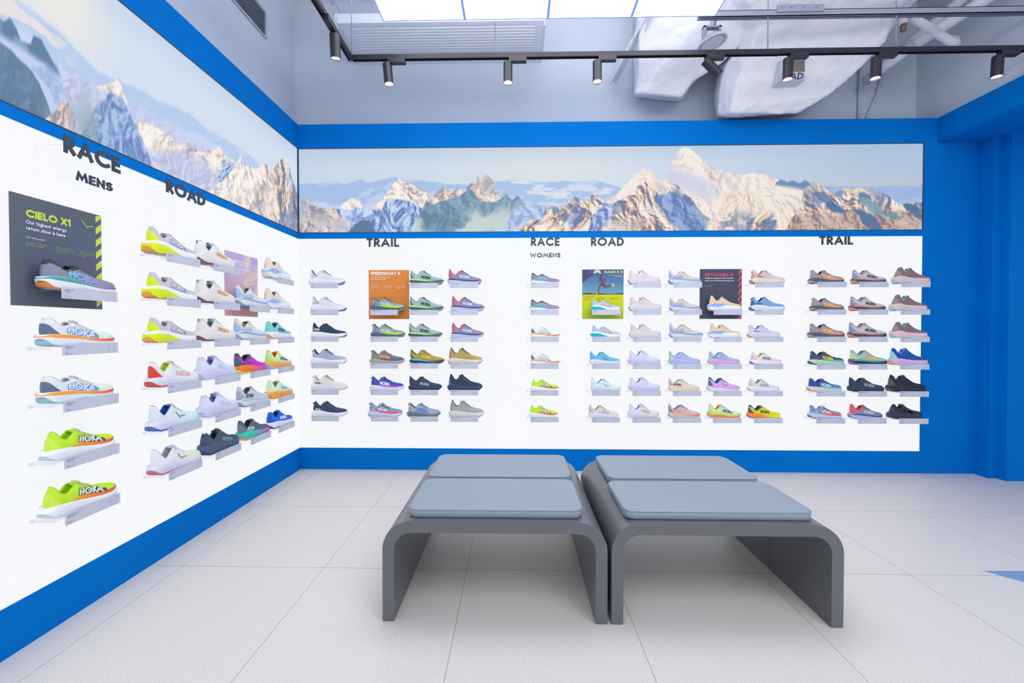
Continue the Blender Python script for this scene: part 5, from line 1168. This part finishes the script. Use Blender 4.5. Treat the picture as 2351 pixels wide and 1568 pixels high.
# ------------------------------------------------------------------ benches
M_BENCH = mat('#606269', .33, .6, kind='plain'); M_CUSH = mat('#8f9ba9', .55, .35, kind='plain')
def arch_poly(x0, x1, t, h, R):
    P = []
    def q(cx, cz, r, a0, a1, n=14): return [(cx + r * math.cos(a0 + (a1 - a0) * i / n), cz + r * math.sin(a0 + (a1 - a0) * i / n)) for i in range(n + 1)]
    out = [(x0, 0.004)] + q(x0 + R, h - R, R, PI, PI / 2) + q(x1 - R, h - R, R, PI / 2, 0) + [(x1, .004)]
    r = R - t
    inn = [(x1 - t, .004)] + q(x1 - t - r, h - t - r, r, 0, PI / 2) + q(x0 + t + r, h - t - r, r, PI / 2, PI) + [(x0 + t, .004)]
    return out, inn
def bench_half(x0, x1, y0, y1, h=.403, t=.046, R=.115):
    out, inn = arch_poly(x0, x1, t, h, R); n = len(out); mb = MB()
    V = [(a, y0, b) for a, b in out] + [(a, y0, b) for a, b in inn[::-1]] + [(a, y1, b) for a, b in out] + [(a, y1, b) for a, b in inn[::-1]]
    F = []
    for i in range(n - 1):
        F.append((i, i + n, i + n + 1, i + 1)); F.append((2 * n + i, 2 * n + i + 1, 3 * n + i + 1, 3 * n + i))
        F.append((i, i + 1, 2 * n + i + 1, 2 * n + i)); F.append((n + i, 3 * n + i, 3 * n + i + 1, n + i + 1))
    F += [(0, 2 * n, 3 * n, n), (n - 1, 2 * n - 1, 4 * n - 1, 3 * n - 1)]
    mb.add(V, F); return mb
def cushion(x0, x1, y0, y1, z0, h, R=.045):
    # rounded slab with soft crowned top
    def rr(o):
        P = []
        for cx, cy, a0 in ((x1 - R, y1 - R, 0), (x0 + R, y1 - R, 90), (x0 + R, y0 + R, 180), (x1 - R, y0 + R, 270)):
            for i in range(7):
                a = math.radians(a0 + 15 * i); P.append((cx + (R - o) * math.cos(a) if R > o else cx, cy + (R - o) * math.sin(a) if R > o else cy))
        return P
    rings = [(.004, 0), (0, .004), (-.001, h * .5), (0, h - .009), (.0015, h - .006), (.0, h - .005), (.003, h - .002), (.009, h), (.03, h + .002)]
    V = []; n = 28
    for o, z in rings: V += [(x, y, z0 + z) for x, y in rr(o)]
    F = []
    for i in range(len(rings) - 1):
        for k in range(n): F.append((i * n + k, i * n + (k + 1) % n, (i + 1) * n + (k + 1) % n, (i + 1) * n + k))
    F += [tuple(range(n - 1, -1, -1)), tuple((len(rings) - 1) * n + k for k in range(n))]
    return MB().add(V, F)
benches = [('grey arched bench module, front half, nearer the side wall', 1.267, 2.157, -1.850, -1.4395, 1.357, 2.068, -1.818, -1.452),
           ('grey arched bench module behind the front one, nearer the side wall', 1.267, 2.157, -1.4365, -1.028, 1.357, 2.072, -1.424, -1.046),
           ('grey arched bench module, front half, nearer the blue end wall', 2.173, 3.070, -1.850, -1.4395, 2.232, 2.985, -1.818, -1.466),
           ('grey arched bench module behind the front one, nearer the blue end wall', 2.173, 3.070, -1.4365, -1.028, 2.25, 2.985, -1.432, -1.05)]
CL = ['wide grey seat cushion on the front bench nearer the side wall', 'grey seat cushion on the rear bench nearer the side wall', 'wide grey seat cushion on the front bench nearer the blue wall', 'grey seat cushion on the rear bench nearer the blue wall']
for (lb, x0, x1, y0, y1, cx0, cx1, cy0, cy1), cl in zip(benches, CL):
    r = thing('arched_bench', lb, 'bench', (0, 0, 0), group='arched grey benches')
    o = obj('frame', bench_half(x0, x1, y0, y1).me('bench_frame'), M_BENCH, r)
    for p in o.data.polygons: p.use_smooth = True
    m_ = o.modifiers.new('s', 'EDGE_SPLIT'); m_.split_angle = math.radians(30)
    for xx in (x0 + .006, x1 - .04):
        mb = MB(); mb.box(xx, xx + .034, y0 + .02, y1 - .02, 0, .004); obj('foot', mb.me('foot'), mat('#26282e', .6), r)
    rc = thing('seat_cushion', cl, 'cushion', (0, 0, 0), group='grey seat cushions')
    o = obj('pad', cushion(cx0, cx1, cy0, cy1, .4035, .036).me('cushion', True), M_CUSH, rc)
    ring = [(cx0 + .004, cy0 + .045), (cx0 + .004, cy1 - .045)]
    pts = []
    Rr = .045
    for cx, cy, a0 in ((cx1 - Rr, cy1 - Rr, 0), (cx0 + Rr, cy1 - Rr, 90), (cx0 + Rr, cy0 + Rr, 180), (cx1 - Rr, cy0 + Rr, 270)):
        for i in range(7):
            a = math.radians(a0 + 15 * i); pts.append((cx + Rr * math.cos(a), cy + Rr * math.sin(a), .4035 + .031))
    mb = MB().tube(pts, .0014, 6, closed=True); obj('piping', mb.me('piping', True), mat('#7f8a98', .55, .35), rc)

# ------------------------------------------------------------------ ceiling equipment
M_TRACK = mat('#23252f', .42, .4); M_SPOT = mat('#23242c', .4, .45); M_GLOW = mat('#fff6ec', .5, .2, emit=14.); M_ZINC = mat('#a2a9bb', .4, .5, metal=.15)
M_WHITE = mat('#dfe3ec', .5, .35)
YT, ZK = -.63, 2.990
def track_me(L):
    mb = MB(); mb.box(0, L, -.0165, .0165, -.004, .013); mb.box(0, L, -.0165, -.012, -.017, -.004); mb.box(0, L, .012, .0165, -.017, -.004); mb.box(0, L, -.0055, .0055, -.010, -.004)
    return mb.me('track')
t = tag(obj('lighting_track', track_me(2.83), M_TRACK, None, (.70, YT, ZK)), 'black lighting track section above the orange and runner posters', 'lighting track', 'black lighting tracks')
t = tag(obj('lighting_track', track_me(3.2), M_TRACK, None, (3.532, YT, ZK + .002)), 'black lighting track section reaching over the blue end wall', 'lighting track', 'black lighting tracks')
t = tag(obj('lighting_track', track_me(3.6), M_TRACK, None, (.6835, YT + .0165, ZK), (0, 0, -PI / 2)), 'black lighting track section running alongside the side wall', 'lighting track', 'black lighting tracks')
M_PLATE = mat('#4c505c', .5, .3)
def spot(x, y, tilt, yaw, along, label, power=True):
    """along: 0 track runs in x, 1 track runs in y"""
    r = thing('track_spotlight', label, 'spotlight', (x, y, ZK - .0135), (0, 0, -PI / 2 if along else 0), 'black track spotlights')
    mb = MB(); mb.box(.0, .118, -.0185, .0165, -.030, .004); obj('adapter', mb.me('adapter'), M_SPOT, r)
    mb = MB(); text_me('', '120 W', .010, .16, .1, 0, .0002, 0, 0, mb=mb); me_ = mb.me('rating'); o = obj('rating_mark', me_, M_PLATE, r, (.03, -.0187, -.018), (PI / 2, 0, 0))
    mb = MB(); mb.tube([(-.004, 0, -.01), (-.004, 0, -.036)], .006, 10); obj('swivel', mb.me('swivel', True), M_SPOT, r)
    b = bpy.data.objects.new('lamp_body', None)
    prof = [(.0, .0), (.0285, .0), (.03, -.0015), (.03, -.1385), (.0275, -.1385), (.026, -.128), (.0, -.128)]
    mb = MB(); n = 28; V = []; F = []
    for rr_, zz in prof[1:-1]: V += [(rr_ * math.cos(2 * PI * k / n), rr_ * math.sin(2 * PI * k / n), zz) for k in range(n)]
    for i in range(len(prof) - 3):
        for k in range(n): F.append((i * n + k, i * n + (k + 1) % n, (i + 1) * n + (k + 1) % n, (i + 1) * n + k))
    F.append(tuple(range(n - 1, -1, -1)))
    mb.add(V, F); me_ = mesh('lamp_body', mb.V, [f[::-1] for f in mb.F], True)
    bd = obj('lamp_body', me_, M_SPOT, r, (-.006, 0, -.032), (tilt, yaw, 0))
    m_ = bd.modifiers.new('s', 'EDGE_SPLIT'); m_.split_angle = math.radians(40)
    mb = MB(); mb.lathe([(.0, -.128), (.0262, -.128), (.0262, -.1272), (.0, -.1272)][1:3], n=24); 
    obj('lens', mb.me('lens'), M_GLOW if power else M_PLATE, bd)
    if power:
        ld = bpy.data.lights.new('beam', 'SPOT'); ld.energy = 5; ld.spot_size = math.radians(60); ld.spot_blend = .6; ld.shadow_soft_size = .025; ld.color = (1, .95, .88)
        lo = bpy.data.objects.new('beam', ld); COL.objects.link(lo); lo.parent = bd; lo.location = (0, 0, -.142)
spot(.70, -.935, 0, .12, 1, 'black track spotlight on the track beside the side wall')
spot(.936, YT, -.04, -.10, 0, 'black track spotlight nearest the track corner, above the mountain mural')
spot(1.748, YT, -.04, .0, 0, 'black track spotlight under the louvred grille, straight down')
spot(2.342, YT, -.04, .0, 0, 'black track spotlight left of the wrapped ducts')
spot(3.05, YT, .1, -.85, 0, 'black track spotlight tilted sideways below the round speaker', False)
spot(3.595, YT, -.02, .03, 0, 'black track spotlight in front of the AD opening of the duct')
spot(4.165, YT, -.02, .05, 0, 'black track spotlight beside the crossing white pipes')
spot(4.945, YT, -.02, .07, 0, 'black track spotlight above the blue bulkhead corner')
# hanger wires and strut
WX = [(.70, -.66), (1.656, YT), (2.575, YT), (3.455, YT), (4.285, YT)]
LB = ['thin hanging rod at the track corner', 'thin hanging rod in front of the louvred grille', 'thin hanging rod beside the white cable channel', 'thin hanging rod in front of the big duct', 'thin hanging rod beside the crossing pipes']
for (x, y), lb in zip(WX, LB):
    mb = MB(); mb.tube([(0, 0, 0), (0, 0, HC - ZK - .02)], .0028 if x < 3 else .0036, 6)
    tag(obj('hanging_rod', mb.me('hanging_rod', True), M_ZINC, None, (x, y, ZK + .0135)), lb, 'rod', 'thin rods holding the track')
r = thing('strut_channel', 'galvanised strut channel crossing below the slab near the ducts', 'metal channel', (3.0, YT, 3.235))
mb = MB(); mb.box(0, 4.5, .013, .018, -.02, .02); mb.box(0, 4.5, -.018, -.013, -.02, .02); mb.box(0, 4.5, -.018, .018, .016, .02); mb.box(0, 4.5, -.018, -.008, -.02, -.016); mb.box(0, 4.5, .008, .018, -.02, -.016)
obj('channel', mb.me('channel'), M_ZINC, r)
mb = MB(); mb.box(.50, .80, -.028, -.018, .0, .045)
for x in (.53, .59, .67, .75): mb.tube([(x, -.034, .03), (x, -.02, .03)], .008, 8)
obj('splice_plate', mb.me('splice_plate'), M_ZINC, r)
# louvred grille box
r = thing('air_grille_box', 'white boxed air unit with long louvred grille under the slab', 'air vent', (0, 0, 0))
mb = MB(); mb.box(.40, 2.02, -.22, YC, 3.474, 3.585); obj('box', mb.me('box'), M_CEIL, r)
fr = MB(); x0, x1, y0, y1 = .455, 2.005, -.295, .06; zz = 3.46
fr.box(x0, x1, y0, y0 + .045, zz, 3.474 + .05); fr.box(x0, x1, y1 - .04, y1, zz, 3.474); fr.box(x0, x0 + .06, y0 + .045, y1 - .04, zz, 3.474); fr.box(x1 - .06, x1, y0 + .045, y1 - .04, zz, 3.474)
bevel(obj('grille_frame', fr.me('grille_frame'), M_WHITE, r), .003)
for i in range(8):
    y = y0 + .062 + i * .033
    mb = MB(); M_ = Matrix.Translation((0, y, zz + .006)) @ Matrix.Rotation(-.45, 4, 'X'); mb.box(x0 + .06, x1 - .06, -.013, .013, -.0015, .0015, M_)
    obj('louvre', mb.me('louvre'), M_WHITE, r)
mb = MB(); mb.box(.56, 1.6, -.235, -.222, 3.49, 3.5); mb.box(.56, 1.6, -.255, -.222, 3.53, 3.545); obj('rail', mb.me('rail'), M_WHITE, r)
mb = MB(); mb.box(x0 + .06, x1 - .06, y0 + .045, y1 - .04, 3.472, 3.4735); obj('backing', mb.me('backing'), mat('#8d95a8', .7), r)
# conduit near the corner
mb = MB(); mb.tube([(.47, -.40, 3.52), (.54, -1.6, 3.54)], .012, 8); mb.tube([(.50, -.36, 3.50), (.58, -1.6, 3.52)], .009, 8)
tag(obj('conduit', mb.me('conduit', True), M_WHITE), 'pair of white conduits under the slab beside the grille', 'pipe')
# side wall grille
r = thing('wall_grille', 'grey slatted grille high on the side wall', 'air vent', (XC, -.212, 3.414), RL)
mb = MB()
W_, H_ = 1.2, .20
for a, b, c, d in ((-W_, 0, -.006, .012), (-W_, 0, H_ - .012, H_ + .006), (-.006, .012, 0, H_)): mb.box(a - (0 if a < -.01 else 0), b, c, d, 0, .012)
bevel(obj('grille_frame', mb.me('grille_frame'), mat('#aeb4c2', .5), r), .002)
mb = MB(); mb.box(-W_, 0, 0, H_, 0, .0015); obj('backing', mb.me('backing'), mat('#5c6472', .7), r)
for i in range(9):
    y = .015 + i * .0205; mb = MB(); M_ = Matrix.Translation((0, y + .002, .006)) @ Matrix.Rotation(-.7, 4, 'X'); mb.box(-W_, 0, -.006, .006, -.0008, .0008, M_)
    obj('slat', mb.me('slat'), mat('#c6cbd6', .5), r)
# glowing ceiling panels
M_LITE = bpy.data.materials.new('lit_ceiling_panel'); M_LITE.use_nodes = True
bb = M_LITE.node_tree.nodes['Principled BSDF']; bb.inputs['Emission Color'].default_value = (1, 1, 1, 1); bb.inputs['Emission Strength'].default_value = 4.4; bb.inputs['Base Color'].default_value = (.8, .8, .8, 1)
M_LFR = mat('#86aaf2', .4, .3, emit=.3)  # blue tint and glow put on the frames as bloom around the diffusers
PB = ['left end', 'second from the left end', 'second from the right end', 'right end']
PBL = ['glowing square ceiling panel, first in the row from the side wall', 'glowing square ceiling panel, second in the row from the side wall', 'glowing square ceiling panel, third in the row from the side wall', 'glowing square ceiling panel, closest to the round speaker']
for i in range(4):
    x0 = .938 + i * .5305; x1 = x0 + .5302
    r = thing('ceiling_light_panel', PBL[i], 'ceiling light', (x0, -.742, 3.15), group='glowing ceiling panels')
    w = x1 - x0; l = 1.06
    mb = MB(); mb.box(.008, w - .008, -l + .008, -.008, .0005, .02); obj('diffuser', mb.me('diffuser'), M_LITE, r)
    mb = MB(); mb.box(0, w, -.008, 0, 0, .03); mb.box(0, w, -l, -l + .008, 0, .03); mb.box(0, .008, -l + .008, -.008, 0, .03); mb.box(w - .008, w, -l + .008, -.008, 0, .03)
    obj('frame', mb.me('frame'), M_LFR, r)
    mb = MB()
    for px in (.05, w - .05): mb.tube([(px, -.5, .02), (px, -.5, HC - 3.15)], .0015, 5)
    obj('suspension_wire', mb.me('suspension_wire'), M_ZINC, r)
# round speaker
r = thing('round_speaker', 'round white ceiling speaker hanging from a metal bracket', 'speaker', (3.172, -.45, 3.175), (.0, 0, 0))
tiltM = Matrix.Rotation(math.radians(-13), 4, 'Y') @ Matrix.Rotation(math.radians(-2), 4, 'X')
mb = MB(); mb.lathe([(.100, .004), (.103, -.002), (.101, -.008), (.092, -.010), (.089, -.006), (.086, -.0045)], 40, tiltM); obj('rim', mb.me('rim', True), M_WHITE, r)
mb = MB(); mb.lathe([(.0865, -.0055), (.06, -.0085), (.02, -.0098)], 40, tiltM); obj('mesh_cover', mb.me('mesh_cover', True), mat('#cdd3e0', .6), r)
mb = MB(); mb.lathe([(.075, .004), (.07, .03), (.04, .05)], 30, tiltM); obj('housing', mb.me('housing', True), mat('#b4bac8', .5), r)
mb = MB(); mb.box(-.062, -.045, -.01, .03, .01, .115); mb.box(.045, .062, -.01, .03, .01, .115); mb.box(-.062, .062, -.01, .03, .105, .115); obj('bracket', mb.me('bracket'), M_ZINC, r)
mb = MB(); mb.tube([(-.02, 0, .02), (-.045, 0, .05), (-.03, 0, .09), (.01, 0, .10), (.02, 0, .05), (.0, 0, .02)], .003, 6); mb.tube([(.015, 0, .10), (.03, 0, .16), (.02, 0, HC - 3.175)], .003, 6); obj('cable', mb.me('cable', True), mat('#5a5e6c', .6), r)
mb = MB(); mb.tube([(.03, 0, .02), (.03, 0, .055)], .014, 12); obj('capacitor', mb.me('capacitor', True), mat('#3c4c9c', .4), r)
mb = MB(); mb.box(-.002, .030, .008, .02, .11, HC - 3.175); obj('hanger', mb.me('hanger'), M_ZINC, r)
# wrapped ducts: cross sections swept through space, wrinkled by displacement
def duct(name, secs, label, disp=.012):
    """secs: list of closed rings (lists of xyz), same count"""
    n = len(secs[0]); V = [v for s in secs for v in s]; F = []
    for i in range(len(secs) - 1):
        for k in range(n): F.append((i * n + k, i * n + (k + 1) % n, (i + 1) * n + (k + 1) % n, (i + 1) * n + k))
    F += [tuple(range(n - 1, -1, -1)), tuple((len(secs) - 1) * n + k for k in range(n))]
    o = obj(name, mesh(name, V, F, True), M_WRAP)
    m_ = o.modifiers.new('b', 'BEVEL'); m_.width = .018; m_.segments = 3; m_.limit_method = 'ANGLE'; m_.angle_limit = math.radians(40)
    m_ = o.modifiers.new('r', 'REMESH'); m_.mode = 'VOXEL'; m_.voxel_size = .012; m_.use_smooth_shade = True
    tx = bpy.data.textures.new(name, 'CLOUDS'); tx.noise_scale = .16; tx.noise_depth = 4
    d = o.modifiers.new('d', 'DISPLACE'); d.texture = tx; d.strength = disp * 2; d.texture_coords = 'GLOBAL'
    tx = bpy.data.textures.new(name + 'f', 'MARBLE'); tx.noise_scale = .10; tx.turbulence = 14
    d = o.modifiers.new('d2', 'DISPLACE'); d.texture = tx; d.strength = disp * .55; d.texture_coords = 'GLOBAL'
    return tag(o, label, 'duct', 'white wrapped air ducts')
# smaller duct: falls towards the wall; then the large one
secs = [
 [(2.80, .2, 3.15), (2.755, .0, 3.065), (2.82, -.04, 3.045), (3.12, -.03, 3.015), (3.20, .2, 3.10)],
 [(2.80, .2, 3.35), (2.765, -.06, 3.18), (2.90, -.13, 3.16), (3.18, -.09, 3.11), (3.30, .2, 3.25)],
 [(2.80, .2, 3.55), (2.74, -.16, 3.345), (3.04, -.22, 3.29), (3.34, -.16, 3.18), (3.45, .2, 3.40)],
 [(2.82, .2, 3.80), (2.71, -.27, 3.51), (3.17, -.32, 3.44), (3.56, -.30, 3.35), (3.66, .1, 3.60)],
 [(2.90, .0, 3.98), (2.75, -.5, 3.80), (3.30, -.6, 3.75), (3.60, -.6, 3.65), (3.75, -.1, 3.90)]]
duct('wrapped_duct', secs, 'smaller white wrapped duct behind the round speaker', .008)
secs = [
 [(3.50, .2, 2.93), (3.406, -.03, 2.875), (3.43, -.19, 2.815), (3.93, -.15, 2.815), (4.08, -.02, 2.90), (4.15, .2, 2.97)],
 [(3.48, .2, 3.15), (3.385, -.10, 3.04), (3.43, -.28, 2.98), (4.12, -.26, 2.90), (4.20, -.12, 2.985), (4.35, .2, 3.10)],
 [(3.50, .2, 3.40), (3.40, -.18, 3.18), (3.47, -.36, 3.16), (4.25, -.36, 3.02), (4.33, -.20, 3.10), (4.58, .2, 3.32)],
 [(3.60, .2, 3.65), (3.50, -.30, 3.34), (3.53, -.42, 3.31), (4.36, -.46, 3.16), (4.44, -.30, 3.23), (4.72, .15, 3.50)],
 [(3.50, .1, 3.85), (3.30, -.45, 3.50), (3.25, -.60, 3.45), (4.34, -.58, 3.29), (4.46, -.42, 3.31), (4.80, .0, 3.70)],
 [(3.40, .0, 3.98), (3.25, -.70, 3.75), (3.25, -1.1, 3.62), (4.45, -1.1, 3.50), (4.60, -.80, 3.55), (4.90, -.2, 3.90)]]
duct('wrapped_duct', secs, 'large white wrapped duct rising towards the slab', .009)
# torn opening with stencilled letters
r = thing('duct_opening', 'rectangular opening in the large duct showing letters AD', 'duct opening', (3.685, -.375, 2.948), (PI / 2, 0, 0))
mb = MB(); mb.box(0, .178, 0, .14, -.16, .006); obj('edge', mb.me('edge'), mat('#c4c9d8', .6), r)
mb = MB(); mb.box(.06, .174, .058, .138, .0062, .0068); obj('brown_inside', mb.me('brown_inside'), mat('#7c7168', .7), r)
obj('letters', text_me('', 'AD', .047, .15, .14, .0064, .007, .068, .004, shear=.22).me('letters'), mat('#2a2c38', .6), r)
# white cable channel leaning by the small duct
mb = MB(); M_ = Matrix.Translation((2.72, -.15, 3.40)) @ Matrix.Rotation(.30, 4, 'Z') @ Matrix.Rotation(-.38, 4, 'X')
mb.box(-.03, -.024, -.5, .38, -.02, .02, M_); mb.box(.024, .03, -.5, .38, -.02, .02, M_); mb.box(-.03, .03, -.5, .38, .016, .02, M_)
tag(obj('cable_channel', mb.me('cable_channel'), M_WHITE), 'sloping white cable channel meeting the wall beside the small duct', 'cable channel')
# pipes at the far end
M_PIPE = mat('#dde0ea', .45, .4)
r = thing('white_pipe', 'thick white pipe slanting down past the other pipe', 'pipe', (0, 0, 0), group='white pipes by the right wall')
mb = MB(); mb.tube([(5.12, -.64, 3.48), (4.983, -.5, 3.404), (4.808, -.35, 3.305), (4.699, -.25, 3.241), (4.655, -.19, 3.21), (4.645, -.1, 3.20), (4.68, .1, 3.21)], .040, 16); obj('pipe', mb.me('pipe', True), M_PIPE, r)
mb = MB(); mb.tube([(4.72, -.268, 3.254), (4.685, -.238, 3.231)], .047, 18); obj('coupling', mb.me('coupling', True), mat('#c8ccd6', .4), r)
r = thing('white_pipe', 'white pipe crossing over the thick one, with elbow ends', 'pipe', (0, 0, 0), group='white pipes by the right wall')
mb = MB(); mb.tube([(4.47, -.47, 3.27), (4.465, -.47, 3.315), (4.50, -.465, 3.345), (4.55, -.455, 3.32), (4.833, -.43, 3.17), (4.875, -.42, 3.16), (4.893, -.40, 3.20), (4.88, -.2, 3.36)], .027, 14); obj('pipe', mb.me('pipe', True), M_PIPE, r)
mb = MB(); mb.tube([(4.47, -.47, 3.225), (4.47, -.47, 3.27)], .018, 8); obj('valve', mb.me('valve', True), mat('#8a7c6c', .4, metal=.6), r)
mb = MB(); mb.tube([(5.10, -.35, 3.62), (4.90, -.05, 3.42), (4.80, .12, 3.32)], .035, 14)
tag(obj('white_pipe', mb.me('white_pipe', True), M_PIPE), 'white pipe partly hidden behind the crossing pipes', 'pipe', 'white pipes by the right wall')
mb = MB(); mb.tube([(4.71, .219, 2.86), (4.72, .219, 3.55)], .014, 8)
tag(obj('wall_conduit', mb.me('wall_conduit', True), M_CONC), 'straight painted conduit on the concrete below the pipes', 'pipe', 'painted conduits on the concrete')
mb = MB(); mb.tube([(4.755, .222, 2.90), (4.80, .222, 3.02), (4.86, .222, 3.16), (4.90, .222, 3.34)], .010, 8)
tag(obj('wall_conduit', mb.me('wall_conduit', True), M_CONC), 'bent painted conduit curving up beside the straight one', 'pipe', 'painted conduits on the concrete')

# ------------------------------------------------------------------ light
W = bpy.data.worlds.new('w'); SC.world = W; W.use_nodes = True
W.node_tree.nodes['Background'].inputs[0].default_value = (.90, .94, 1., 1); W.node_tree.nodes['Background'].inputs[1].default_value = 1.02
def area(loc, rot, sx, sy, e, c=(1, 1, 1)):
    l = bpy.data.lights.new('fill_light', 'AREA'); l.shape = 'RECTANGLE'; l.size = sx; l.size_y = sy; l.energy = e; l.color = c
    o = bpy.data.objects.new('fill_light', l); COL.objects.link(o); o.location = loc; o.rotation_euler = rot
area((2.2, -4.0, 3.3), (math.radians(18), 0, 0), 3.6, 1.6, 40)          # added unseen fill light behind the camera, in place of the shop's lighting
area((4.3, -4.1, 3.3), (math.radians(20), math.radians(-22), 0), 2.4, 1.4, 40, (1, .97, .94))  # second added fill, out of view, turned to brighten the right wall

# ------------------------------------------------------------------ camera (f and centre solved from the room's own right angles)
cam = bpy.data.cameras.new('camera'); co = bpy.data.objects.new('camera', cam); COL.objects.link(co); SC.camera = co
yaw, pitch, roll = math.radians(1.22851), math.radians(-.87274), math.radians(-.0047)
cy, sy, cp, sp_ = math.cos(yaw), math.sin(yaw), math.cos(pitch), math.sin(pitch)
Fv = Vector((-sy * cp, cy * cp, sp_)); Rv = Vector((cy, sy, 0)); Uv = Rv.cross(Fv)
co.matrix_world = Matrix(((Rv.x, Uv.x, -Fv.x, 1.79821), (Rv.y, Uv.y, -Fv.y, -3.53576), (Rv.z, Uv.z, -Fv.z, 1.16106), (0, 0, 0, 1)))
cam.sensor_width = 36; cam.sensor_fit = 'HORIZONTAL'; cam.lens = 989.22 * 36 / 2351
cam.shift_x = (1175.5 - 1164.11) / 2351; cam.shift_y = (772.04 - 784) / 2351
cam.clip_start = .05
vs = SC.view_settings; vs.view_transform = 'Standard'; vs.look = 'None'; vs.gamma = 1; vs.use_curve_mapping = False; vs.exposure = 0
SC.cycles.max_bounces = 6; SC.cycles.diffuse_bounces = 4; SC.cycles.glossy_bounces = 3; SC.cycles.transparent_max_bounces = 10
